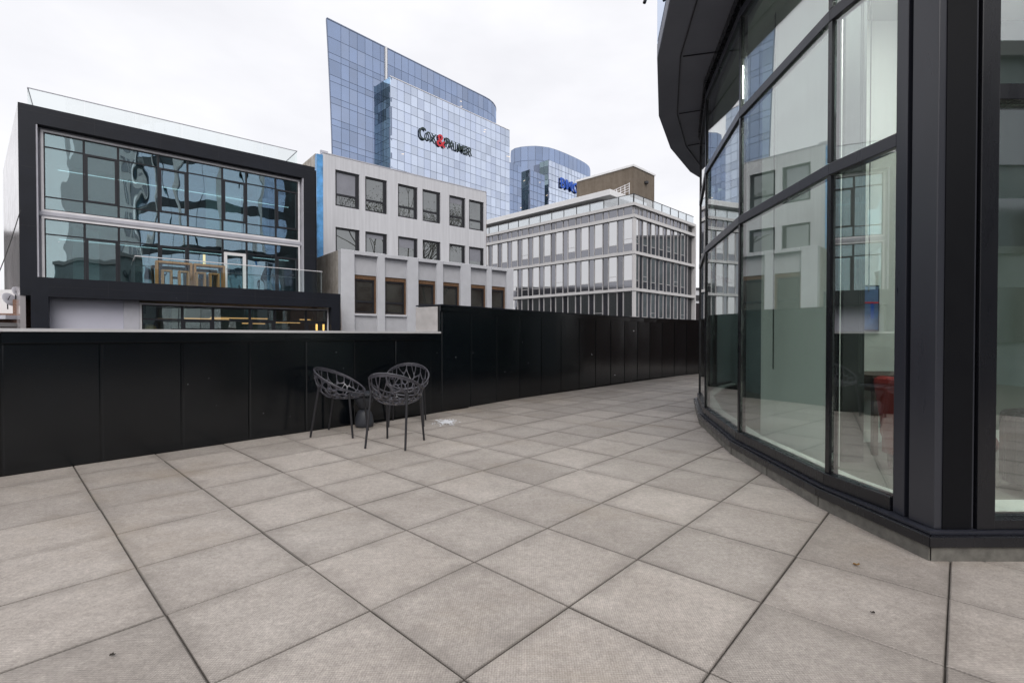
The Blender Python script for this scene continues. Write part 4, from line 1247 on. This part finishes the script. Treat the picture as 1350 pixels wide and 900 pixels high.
tw2 = empty('glass_tower', (14, 152, GZ), 'farther blue glass tower with a rounded crown, carrying the blue letters', 'tower')
T2 = Frame(depth_at(723, 140), 43)
zc2 = 59.6
crown = [(-.5, 158), (-.4, 153.6), (1.0, 151.2), (3.6, 150), (7, 149.6), (10.8, 150.4), (14.2, 152.8), (17.3, 155.8), (20.2, 158.8), (23, 162), (25.3, 165), (27, 168.3), (27.8, 172)]
curtain(tw2, crown, -4, zc2, 'tower_main', 2.3, [4.4, 4.4, 3.9], lamp=.02, lines=.14)
MB().prism(offset(crown, .5) + [(20, 185), (2, 185)], GZ, zc2 - .2).build('tower_core', 'mullion', tw2)
z21 = T2.z(723, 210.5)
curtain(tw2, [T2.p(0, 0, 0).xy, T2.p(32, 0, 0).xy], -4, z21, 'tower_front', 1.6, [2.15, 1.75], first=1.75, lamp=.04, lines=.13)
curtain(tw2, [T2.p(0, -3.4, 0).xy, T2.p(0, 0, 0).xy], -4, z21, 'tower_side', 1.7, [2.15, 1.75], first=1.75, lamp=.08, lines=.13)
MB().box(T2, .45, 32, -6, -.45, GZ, z21 - .2).build('front_core', 'mullion', tw2)
T3 = Frame(depth_at(698, 132), 43); z31 = T3.z(698, 223.5); e3 = T3.u(718)
curtain(tw2, [T3.p(0, 0, 0).xy, T3.p(e3, 0, 0).xy], -4, z31, 'tower_main', 1.6, [2.15, 1.75], first=1.75, lamp=.05, lines=.13)
curtain(tw2, [T3.p(0, -4.2, 0).xy, T3.p(0, 0, 0).xy], -4, z31, 'tower_side', 1.6, [2.15, 1.75], first=1.75, lamp=.05, lines=.13)
MB().box(T3, .45, e3, -14, -.45, GZ, z31 - .2).build('shoulder_core', 'mullion', tw2)
sg2 = empty('building_sign', tuple(T2.p(10, .5, 40)), 'blue BMO letters on the farther glass tower, partly behind the brown roof block', 'sign')
for ch, a, b in (('B', 738.2, 744.5), ('M', 745.2, 754.3), ('O', 755, 763.5)):
    ua, ub = T2.u(a, .4), T2.u(b, .4); o3 = T2.p(ua, .4, T2.z(738, 246.5, .4))
    before = set(COL.objects.keys())
    w = letters(ch, 'letter', 'blue_letter', sg2, o3, T2.D, uzv, 4.2, .3, .05)
    ob = [o for o in COL.objects if o.name not in before][0]
    k = (ub - ua) / w; off = o3 - sg2.location
    for v in ob.data.vertices:
        v.co = v.co + T2.D * ((v.co - off).dot(T2.D) * (k - 1))

# ================================================================== OFFICE BLOCK with white bands
OC = depth_at(835, 48)
OL = Frame((OC.x, OC.y), 45.0 + 180 - 90 - 0.0)          # placeholder, set below
class F2(Frame):
    def __init__(s, o, D, N):
        s.o = Vector((o[0], o[1], 0)); s.D = Vector((*D, 0)); s.N = Vector((*N, 0))
c45, s45 = cos(radians(45.3)), sin(radians(45.3))
OLf = F2(OC, (-s45, c45), (-c45, -s45))     # left face: u runs away to the left
ORf = F2(OC, (s45, c45), (c45, -s45))       # right face: u runs away to the right
ob_ = empty('office_building', tuple(Vector((OC.x, OC.y + 12, GZ))), 'four storey office building with white bands and thin window strips, brown block on its roof', 'building')
zz_ = lambda y: EYE + 48 * (442.3 - y) / FPX
z_rail, z_par, z_b3, z_b2, z_b1 = zz_(255.5), zz_(269.5), zz_(285), zz_(333), zz_(381.5)
st = z_b2 - z_b1; z_b0 = z_b1 - st
LL, LR = 30.0, ORf.u(914)
print('office', z_rail, z_par, z_b3, z_b2, z_b1, LR)
for F, Ln, per in ((OLf, LL, 1.74), (ORf, LR, 1.62)):
    bm_ = MB()
    for z, h in ((z_par, .30), (z_b3, .32), (z_b2, .28), (z_b1, .27), (z_b0, .28)):
        bm_.box(F, -.18, Ln, -.25, .18, z - h / 2, z + h / 2)
    bm_.build('floor_band', 'off_white', ob_)
    MB().box(F, .3, Ln, -1.2, -.25, GZ, z_par).build('core_wall', 'off_dark', ob_)
    n_ = int(Ln / per)
    zz2 = [(z_b3 + .19, z_par - .17), (z_b2 + .18, z_b3 - .19), (z_b1 + .17, z_b2 - .18), (z_b0 + .18, z_b1 - .17)]
    mm = MB(); pn = MB()
    per = Ln / n_
    wide = .60 if F is OLf else .55
    for k in range(n_):
        u0 = .14 + k * per if F is OLf else .12 + k * per
        u1 = u0 + per * wide; u2 = u0 + per
        if u2 > Ln: break
        for r, (z0, z1) in enumerate(zz2):
            rr_ = random.random()
            fm = MB()
            if r == 0:
                fm.rect_frame(F, u0, u1 - .05, z0, z1, -.2, -.01, .035)
                wf = fm.build('window', 'off_mull', ob_)
                MB().box(F, u0 + .02, u1 - .07, -.06, -.04, z0 + .02, z1 - .02).build('pane', 'off_panel', wf)
            else:
                fm.rect_frame(F, u0, u1 - .05, z0, z1, -.2, .0, .04)
                zs_ = z0 + .78
                fm.box(F, u0 + .045, u1 - .095, -.19, -.004, zs_ - .03, zs_ + .03)
                if (k * 3 + r) % 4 == 1: fm.box(F, u0 + .045, u1 - .095, -.185, -.006, zs_ + .45, zs_ + .49)
                wf = fm.build('window', 'off_mull', ob_)
                MB().box(F, u0 + .03, u1 - .08, -.05, -.03, zs_ + .02, z1 - .03).build('pane', 'off_win', wf)
                MB().box(F, u0 + .03, u1 - .08, -.05, -.03, z0 + .03, zs_ - .02).build('panel', 'off_panel', wf)
            pn.box(F, u1 + .02, u2 - .07, -.24, -.06, z0, z1)
            mm.box(F, u1 - .035, u1 + .012, -.2, .03, z0, z1).box(F, u2 - .05, u2 - .005, -.2, .03, z0, z1)
    pn.build('dark_panel', 'off_panel', ob_); mm.build('mullion', 'off_mull', ob_)
    rl_ = MB(); rp_ = MB(); nn_ = int(Ln / 1.75)
    for k in range(nn_):
        a, b = Ln * k / nn_, Ln * (k + 1) / nn_
        rl_.box(F, a + .04, b - .04, -.05, -.03, z_par + .18, z_rail - .05)
        rp_.box(F, a - .03, a + .03, -.07, 0, z_par + .17, z_rail)
    rp_.box(F, 0.031, Ln, -.07, -.001, z_rail - .045, z_rail - .002)
    rl_.build('roof_balustrade', glass('office_rail_glass_' + ('left' if F is OLf else 'right'), (.80, .84, .86), .30), ob_); rp_.build('railing_post', 'off_dark', ob_)
MB().box(OLf, -.12, .08, -.3, .12, GZ, z_b3 - .2).build('corner_pier', 'off_white', ob_)
MB().box(ORf, LR + .002, LR + .22, -10, .2, GZ, z_par + .1).build('corner_pier', 'off_white', ob_)
MB().prism([OLf.p(LL, -.3, 0), OLf.p(0, -.3, 0), ORf.p(LR, -.3, 0), ORf.p(LR, -LL, 0)], z_par - .4, z_par - .05).build('roof', 'roof_grey', ob_)
# white clerestory roof set back
ua, ub = OLf.u(806, -1.6), LL + 3
za = OLf.z(806, 250, -1.6)
MB().box(OLf, ua, ub, -9, -1.3, za - .62, za).build('white_roof', 'white', ob_, bevel=.03)
MB().box(OLf, ua + 1.5, ub, -9, -2.2, z_par - .04, za - .63).build('clerestory', 'off_win', ob_)
# brown roof block
PH = depth_at(834, 55)
PL = F2(PH, (-s45, c45), (-c45, -s45)); PR = F2(PH, (s45, c45), (c45, -s45))
zp = PL.z(834, 217)
MB().prism([PL.p(0, 0, 0), PR.p(PR.u(862), 0, 0), PR.p(PR.u(862), 0, 0) + PL.D * PL.u(760), PL.p(PL.u(760), 0, 0)], z_par - .04, zp - .22).build('roof_block', 'penthouse', ob_)
MB().prism([PL.p(-.1, .1, 0), PR.p(PR.u(862) + .1, .1, 0), PR.p(PR.u(862) + .1, 0, 0) + PL.D * (PL.u(760) + .1), PL.p(PL.u(760) + .1, .1, 0)], zp - .218, zp).build('roof_cap', 'white', ob_)
MB().lathe([(.0, 0), (.28, 0), (.28, .25), (0, .25)], tuple(PR.p(2.7, .1, zp - 1.6)), 14).build('vent', 'off_dark', ob_)
lat = MB(); pv_ = 1.6
la, lb_ = PL.u(829, pv_), PL.u(786, pv_); zl_a, zl_b = PL.z(810, 255, pv_), PL.z(829, 241, pv_)
for k in range(9):
    u = la + (lb_ - la) * k / 8; lat.tube([PL.p(u, pv_, z_par - .04), PL.p(u, pv_, zl_b - .12 * k)], .035, 6)
for k in range(4):
    z = zl_a + (zl_b - zl_a) * k / 3 - .1; lat.tube([PL.p(la, pv_, z), PL.p(lb_, pv_, z - .7)], .03, 6)
lat.build('roof_guard_rail', 'white_alu', ob_)

# sliver of a farther building between the office block and the curved glass
sv = depth_at(919, 72)
SF = F2(sv, (1, 0), (0, -1))
fb_ = empty('low_building', tuple(SF.p(3, -4, GZ)), 'distant low grey building seen between the office block and the glass corner', 'building')
MB().box(SF, -2.0, 9, -8, 0, GZ, 8.0).build('wall', 'grey_paint', fb_)
MB().box(SF, -2.2, 9.2, -8.2, .15, 8.0, 8.3).build('roof', 'off_dark', fb_)
MB().box(SF, -1.6, 2.2, .001, .06, 3.5, 6.0).build('window', 'off_panel', fb_)
MB().box(SF, -2.0, 4.2, .001, .10, 6.4, 7.2).build('sign_band', 'off_dark', fb_)

# ================================================================== LOW ROOFS at the far left, dishes and cable
bq = empty('brick_building', (-22.5, 19.5, GZ), 'low brown brick building with stepped parapet at the left edge', 'building')
BF = F2(depth_at(-60, 19.5), (1, 0), (0, -1))
bu = lambda px: BF.u(px)
MB().box(BF, bu(-260), bu(22), -3, 0, GZ, BF.z(5, 413)).build('wall', 'brick', bq)
MB().box(BF, bu(22) + .01, bu(40), -3, .15, GZ, BF.z(30, 395)).build('chimney', 'brick', bq)
MB().box(BF, bu(-260), bu(28), .002, .6, BF.z(5, 421), BF.z(5, 416)).build('ledge', 'grey_alu', bq)
MB().box(BF, bu(-260), bu(3), -3.2, -1.2, BF.z(5, 412), BF.z(5, 378)).build('white_parapet', 'white', bq)
MB().box(BF, bu(-260), bu(34), .0, 1.0, BF.z(5, 431), BF.z(5, 426)).build('ledge', 'roof_grey', bq)
for px, py, sc_, lab in ((10, 396, .32, 'grey satellite dish on the brick parapet, lower of the two'), (20.5, 386, .25, 'grey satellite dish on the brick parapet, higher of the two')):
    u, z = BF.uz(px, py, .1); base = BF.p(u, .1, z)
    d = empty('satellite_dish', tuple(base), lab, 'dish', 'satellite dishes on the brick parapet')
    dm = MB().lathe([(.001, 0), (.5 * sc_, .03), (.9 * sc_, .10), (.88 * sc_, .115), (.001, .02)], (0, 0, 0), 20)
    Rm = Matrix.Rotation(radians(65), 4, 'Y'); dm.v = [Rm @ p + base for p in dm.v]
    dm.build('dish', 'grey_alu', d, smooth=True)
    MB().tube([base, base + Vector((.0, 0, -.35))], .02, 8).build('mast', 'frame', d)
    MB().tube([base, base + Vector((.35 * sc_, 0, .3 * sc_ + .1))], .012, 6).build('feed_arm', 'frame', d)
c0 = Vector((0, 0, EYE)) + ray(27, 277) * 17.7; c1 = Vector((0, 0, EYE)) + ray(-20, 398) * 16
pts = [c0.lerp(c1, k / 12) - Vector((0, 0, .25 * sin(pi * k / 12))) for k in range(13)]
tag(MB().tube(pts, .014, 6).build('overhead_cable', 'cable', None, origin=tuple(c0)), 'thin black overhead cable hanging off the left glass fronted building', 'cable')

# ================================================================== buildings out of view, added for the glass to mirror
def plain_block(name, label, x0, x1, y0, y1, h, mat, wmat, nx, nz):
    e = empty(name, ((x0 + x1) / 2, (y0 + y1) / 2, GZ), label, 'building')
    F = F2((x0, y1), (1, 0), (0, 1))
    MB().box(F, 0, x1 - x0, -(y1 - y0), 0, GZ, h).build('wall', mat, e)
    for i in range(nx):
        for j in range(nz):
            u = (x1 - x0) * (i + .2) / nx; w = (x1 - x0) / nx * .6; z = 1 + (h - 1.5) * j / nz
            MB().box(F, u, u + w, .01, .08, z, z + (h - 1.5) / nz * .62).build('window', wmat, e)
    MB().box(F, -.2, x1 - x0 + .2, -(y1 - y0) - .2, .2, h + .001, h + .4).build('roof', 'roof_grey', e)
plain_block('mirrored_block', 'brick block behind the viewer, seen only mirrored in the glass', -14, 2.0, -30, -17, 8.5, 'brick_dull', 'off_win', 7, 3)
plain_block('mirrored_block', 'grey green block behind the viewer, seen only mirrored in the glass', 9.5, 36, -17, -8.5, 9.0, 'int_wall', 'off_panel', 9, 3)
plain_block('mirrored_block', 'dark block far to the right behind the glass corner, seen only mirrored', 62, 84, 55, 95, 21, 'int_wall', 'off_panel', 8, 6)

plain_block('mirrored_block', 'grey block far to the left beyond the frame, seen only mirrored in the office windows', -90, -62, 15, 58, 13.0, 'room_dark', 'off_panel', 6, 3)

tr = empty('street_tree', (20, 21, GZ), 'thin leaved street tree beyond the curved glass building, seen only mirrored', 'tree')
tm = MB(); lf = MB(); rt_ = random.Random(12)
def grow(p, d, ln, rad, lev):
    q = p + d * ln
    tm.tube([p, p.lerp(q, .5) + Vector((rt_.uniform(-.1, .1), rt_.uniform(-.1, .1), 0)) * ln * .3, q], rad, 6, rad * .65)
    if lev == 0:
        for _ in range(34):
            c_ = q + Vector((rt_.gauss(0, .7), rt_.gauss(0, .7), rt_.gauss(0, .6))); a = Vector((rt_.uniform(-1, 1), rt_.uniform(-1, 1), rt_.uniform(-1, 1))).normalized() * .09; b = a.orthogonal().normalized() * .05
            lf.add([c_ - a, c_ + b, c_ + a, c_ - b], [(0, 1, 2, 3)])
        return
    for k in range(rt_.choice((2, 3, 3))):
        w = Vector((rt_.uniform(-1, 1), rt_.uniform(-1, 1), rt_.uniform(-.1, .8)))
        grow(q, (d + w * .75).normalized(), ln * rt_.uniform(.62, .82), rad * .62, lev - 1)
grow(Vector((20, 21, GZ)), Vector((0, 0, 1)), 8.0, .32, 5)
tm.build('trunk', 'bark', tr); lf.build('crown', 'foliage', tr)
plain_block('mirrored_block', 'brick block far right of the frame, seen only mirrored in the grey building', 58, 84, -24, 34, 15, 'brick_dull', 'off_win', 9, 4)

plain_block('mirrored_tower', 'slim white tower far behind the viewer, seen only mirrored in the glass', 57, 60.5, -75, -60, 58, 'white', 'off_panel', 3, 11)

# ================================================================== CHAIRS AND TABLE
def shell_pt(x, y):
    """unit disc -> shell surface, front = +y"""
    r = min(1.0, sqrt(x * x + y * y)); th = atan2(y, x)
    zr = 0.648 - 0.150 * sin(th)
    R = sin(min(1, r) * pi / 2) ** 0.92 if r > 0 else 0
    z = 0.432 + (zr - 0.432) * (r ** 2.3)
    back = max(0, -sin(th))
    return Vector((0.283 * R * cos(th), 0.015 * (1 - r) + (0.285 + 0.02 * back) * R * sin(th), z))

def make_shell():
    rg_ = random.Random(11)
    seeds = []
    for ring_, (n, r) in enumerate(((1, 0.0), (6, .24), (12, .45), (18, .66), (24, .87))):
        for k in range(n):
            w = 2 * pi * (k + .5 * ring_) / n + rg_.uniform(-.16, .16)
            rr_ = r + rg_.uniform(-.05, .05)
            seeds.append(Vector((rr_ * cos(w), rr_ * sin(w))))
    NB = 72
    disc = [Vector((.97 * cos(2 * pi * k / NB), .97 * sin(2 * pi * k / NB))) for k in range(NB)]
    holes = []
    for i, s_ in enumerate(seeds):
        poly = disc[:]
        for j, t in enumerate(seeds):
            if i == j: continue
            m_ = (s_ + t) / 2; n = (t - s_).normalized(); out = []
            for k in range(len(poly)):
                p, q = poly[k], poly[(k + 1) % len(poly)]
                sp_, sq = (p - m_).dot(n), (q - m_).dot(n)
                if sp_ <= 0: out.append(p)
                if sp_ * sq < 0: out.append(p + (q - p) * (sp_ / (sp_ - sq)))
            poly = out
            if len(poly) < 3: break
        if len(poly) < 3: continue
        c_ = sum(poly, Vector((0, 0))) / len(poly)
        width = .0175 if c_.length > .5 else .020
        ins = []
        for p in poly:
            d = p - c_; Ld = d.length
            ins.append(c_ + d * max(.25, (Ld - width) / Ld))
        for _ in range(2):
            ins2 = []
            for k in range(len(ins)):
                p, q = ins[k], ins[(k + 1) % len(ins)]
                if (p - q).length < 1e-3: ins2.append(p); continue
                ins2 += [p * .75 + q * .25, p * .25 + q * .75]
            ins = ins2
        # thin out near-duplicate points
        cl = [ins[0]]
        for p in ins[1:]:
            if (p - cl[-1]).length > .010: cl.append(p)
        if len(cl) > 4: holes.append(cl)
    vs, es = [], []
    bd = [Vector((cos(2 * pi * k / NB), sin(2 * pi * k / NB))) for k in range(NB)]
    for loop in [bd] + holes:
        b = len(vs); vs += loop; es += [(b + k, b + (k + 1) % len(loop)) for k in range(len(loop))]
    res = delaunay_2d_cdt(vs, es, [], 1, 1e-5)
    V, F_ = res[0], res[2]
    def inside(p, poly):
        c_ = False
        for k in range(len(poly)):
            a, b = poly[k], poly[k - 1]
            if (a.y > p.y) != (b.y > p.y) and p.x < (b.x - a.x) * (p.y - a.y) / (b.y - a.y) + a.x: c_ = not c_
        return c_
    keep = []
    for f in F_:
        c_ = (V[f[0]] + V[f[1]] + V[f[2]]) / 3
        if not any(inside(c_, h) for h in holes): keep.append(tuple(f))
    mb = MB(); mb.add([shell_pt(p.x, p.y) for p in V], keep)
    return mb

chair = empty('shell_chair', (0, 0, 0), 'x', 'chair', 'lattice shell chairs round the small table')
so_ = make_shell().build('seat_shell', 'plastic', chair, smooth=False)
sm = so_.modifiers.new('thick', 'SOLIDIFY'); sm.thickness = .009; sm.offset = 0
bv = so_.modifiers.new('soft', 'BEVEL'); bv.width = .0025; bv.segments = 1; bv.limit_method = 'ANGLE'; bv.angle_limit = radians(50)
MB().ring([shell_pt(cos(2 * pi * k / 72), sin(2 * pi * k / 72)) for k in range(72)], .0085, 10).build('rim', 'plastic', so_, smooth=True)
for sx, sy in ((-1, 1), (1, 1), (-1, -1), (1, -1)):
    tx_, ty_ = (.62 * sx, .60) if sy > 0 else (.58 * sx, -.46)
    top = shell_pt(tx_, ty_) + Vector((0, 0, .002))
    foot = Vector((.225 * sx, .25, .002)) if sy > 0 else Vector((.225 * sx, -.265, .002))
    MB().tube([top, top.lerp(foot, .12), foot], .0158, 12, .0115).build('leg', 'plastic_leg', chair, smooth=False)
def face(dx, dy): return atan2(dy, dx) - pi / 2
spots = [((-2.07, 5.83, 0), face(1.0, -.10), 'grey lattice shell chair turned sideways to the wall, leftmost of the three'),
         ((-1.27, 5.28, 0), face(.20, .98), 'dark lattice shell chair nearest the viewer, its back to us'),
         ((-1.41, 6.52, 0), face(.13, -.99), 'grey lattice shell chair facing the viewer, tucked behind the front chair')]
for k, (loc, rz, lab) in enumerate(spots):
    if k == 0:
        chair.location = loc; chair.rotation_euler = (0, 0, rz); chair['label'] = lab
    else:
        copy_thing(chair, loc, rz, lab)
tb_ = empty('side_table', (-1.93, 6.30, 0), 'small slate grey hourglass side table between the chairs', 'table')
q = (-1.93, 6.30, .002)
MB().lathe([(.104, 0), (.117, .02), (.119, .06), (.110, .13), (.088, .19), (.058, .225)], q, 32).build('base', 'stool', tb_, smooth=True)
MB().lathe([(.056, .226), (.074, .26), (.115, .33), (.15, .41)], q, 32).build('upper_cone', 'stool', tb_, smooth=True)
MB().lathe([(.15, .411), (.185, .415), (.19, .43), (.187, .445), (.18, .448)], q, 40).build('table_top', 'stool', tb_)

# ------------------------------------------------------------------ small things on the paving
def splat(px, py, rx, ry, seed, z=.006):
    r_ = random.Random(seed); c_ = ground(px, py); n = 44; mb = MB(); V = []
    ph = [(r_.uniform(0, 6), r_.uniform(.05, .22)) for _ in range(6)]
    for k in range(n):
        w = 2 * pi * k / n
        s_ = 1 + sum(a * sin((i + 2) * w + p) for i, (p, a) in enumerate(ph))
        V.append(c_ + Vector((rx * s_ * cos(w), ry * s_ * sin(w), z)))
    Vt = [v + (c_ - v) * .25 + Vector((0, 0, .006)) for v in V]
    base = len(mb.v); mb.v += V + Vt
    mb.f.append(tuple(range(n, 2 * n)))
    for k in range(n): mb.f.append((k, (k + 1) % n, n + (k + 1) % n, n + k))
    return mb, c_
m_, c_ = splat(588.5, 556.5, .085, .12, 4)
rs_ = random.Random(8)
for _ in range(95):
    w = rs_.uniform(0, 2 * pi); q_ = abs(rs_.gauss(1.0, .45)); p_ = c_ + Vector((.115 * q_ * cos(w), .16 * q_ * sin(w), .004)); a_ = rs_.uniform(.004, .022)
    P_ = [p_ + Vector((a_ * rs_.uniform(.6, 1.2) * cos(2 * pi * k / 6), a_ * rs_.uniform(.6, 1.2) * sin(2 * pi * k / 6), 0)) for k in range(6)]
    b_ = len(m_.v); m_.v += P_ + [p_ + Vector((0, 0, a_ * .35))]; m_.f += [(b_ + k, b_ + (k + 1) % 6, b_ + 6) for k in range(6)]
tag(m_.build('slush_patch', 'snow', None, origin=tuple(c_)), 'white splash of slush on the paving right of the chairs', 'slush', None)
def leaf(px, py, s_, mat, lab, seed):
    r_ = random.Random(seed); c_ = ground(px, py); mb = MB(); a = r_.uniform(0, 6); n = 12; V = []
    for k in range(n):
        w = 2 * pi * k / n; rr_ = s_ * (1 + .35 * sin(3 * w + a) + r_.uniform(-.15, .15))
        V.append(c_ + Vector((rr_ * cos(w), .6 * rr_ * sin(w), .006 + s_ * (.25 + .45 * sin(2 * w + a) ** 2))))
    mb.v = V + [c_ + Vector((0, 0, .006))]
    mb.f = [(k, (k + 1) % n, n) for k in range(n)]
    o = mb.build('dry_leaf', mat, None, origin=tuple(c_))
    sdf = o.modifiers.new('thick', 'SOLIDIFY'); sdf.thickness = .0015
    tag(o, lab, 'leaf', 'fallen leaves on the paving')
leaf(1129, 746, .014, 'leaf', 'curled golden brown leaf on the paving below the glass corner', 1)
leaf(1151, 809, .009, 'leaf_dark', 'small dark brown leaf scrap below the curled golden leaf', 2)
leaf(148, 865, .010, 'leaf_dark', 'dark leaf scrap at the lower left of the paving', 3)

# sleet in the air
fm = MB(); rf = random.Random(21)
for k in range(55):
    Y = rf.uniform(2.5, 7.0); px, py = rf.uniform(10, 900), rf.uniform(300, 560)
    p = Vector((0, 0, EYE)) + ray(px, py) * Y
    if p.y > wall_y(p.x) - .08 or p.z < .1: continue
    s_ = rf.uniform(.0011, .0024)
    V = [p + Vector((rf.uniform(-.3, .3), rf.uniform(-.3, .3), rf.uniform(-.3, .3))) * s_ + Vector(d) * s_ for d in ((1, 0, 0), (-1, 0, 0), (0, 1, 0), (0, -1, 0), (0, 0, 1.2), (0, 0, -1.2))]
    fm.add(V, [(0, 2, 4), (2, 1, 4), (1, 3, 4), (3, 0, 4), (2, 0, 5), (1, 2, 5), (3, 1, 5), (0, 3, 5)])
tag(fm.build('sleet', 'snow'), kind='stuff')
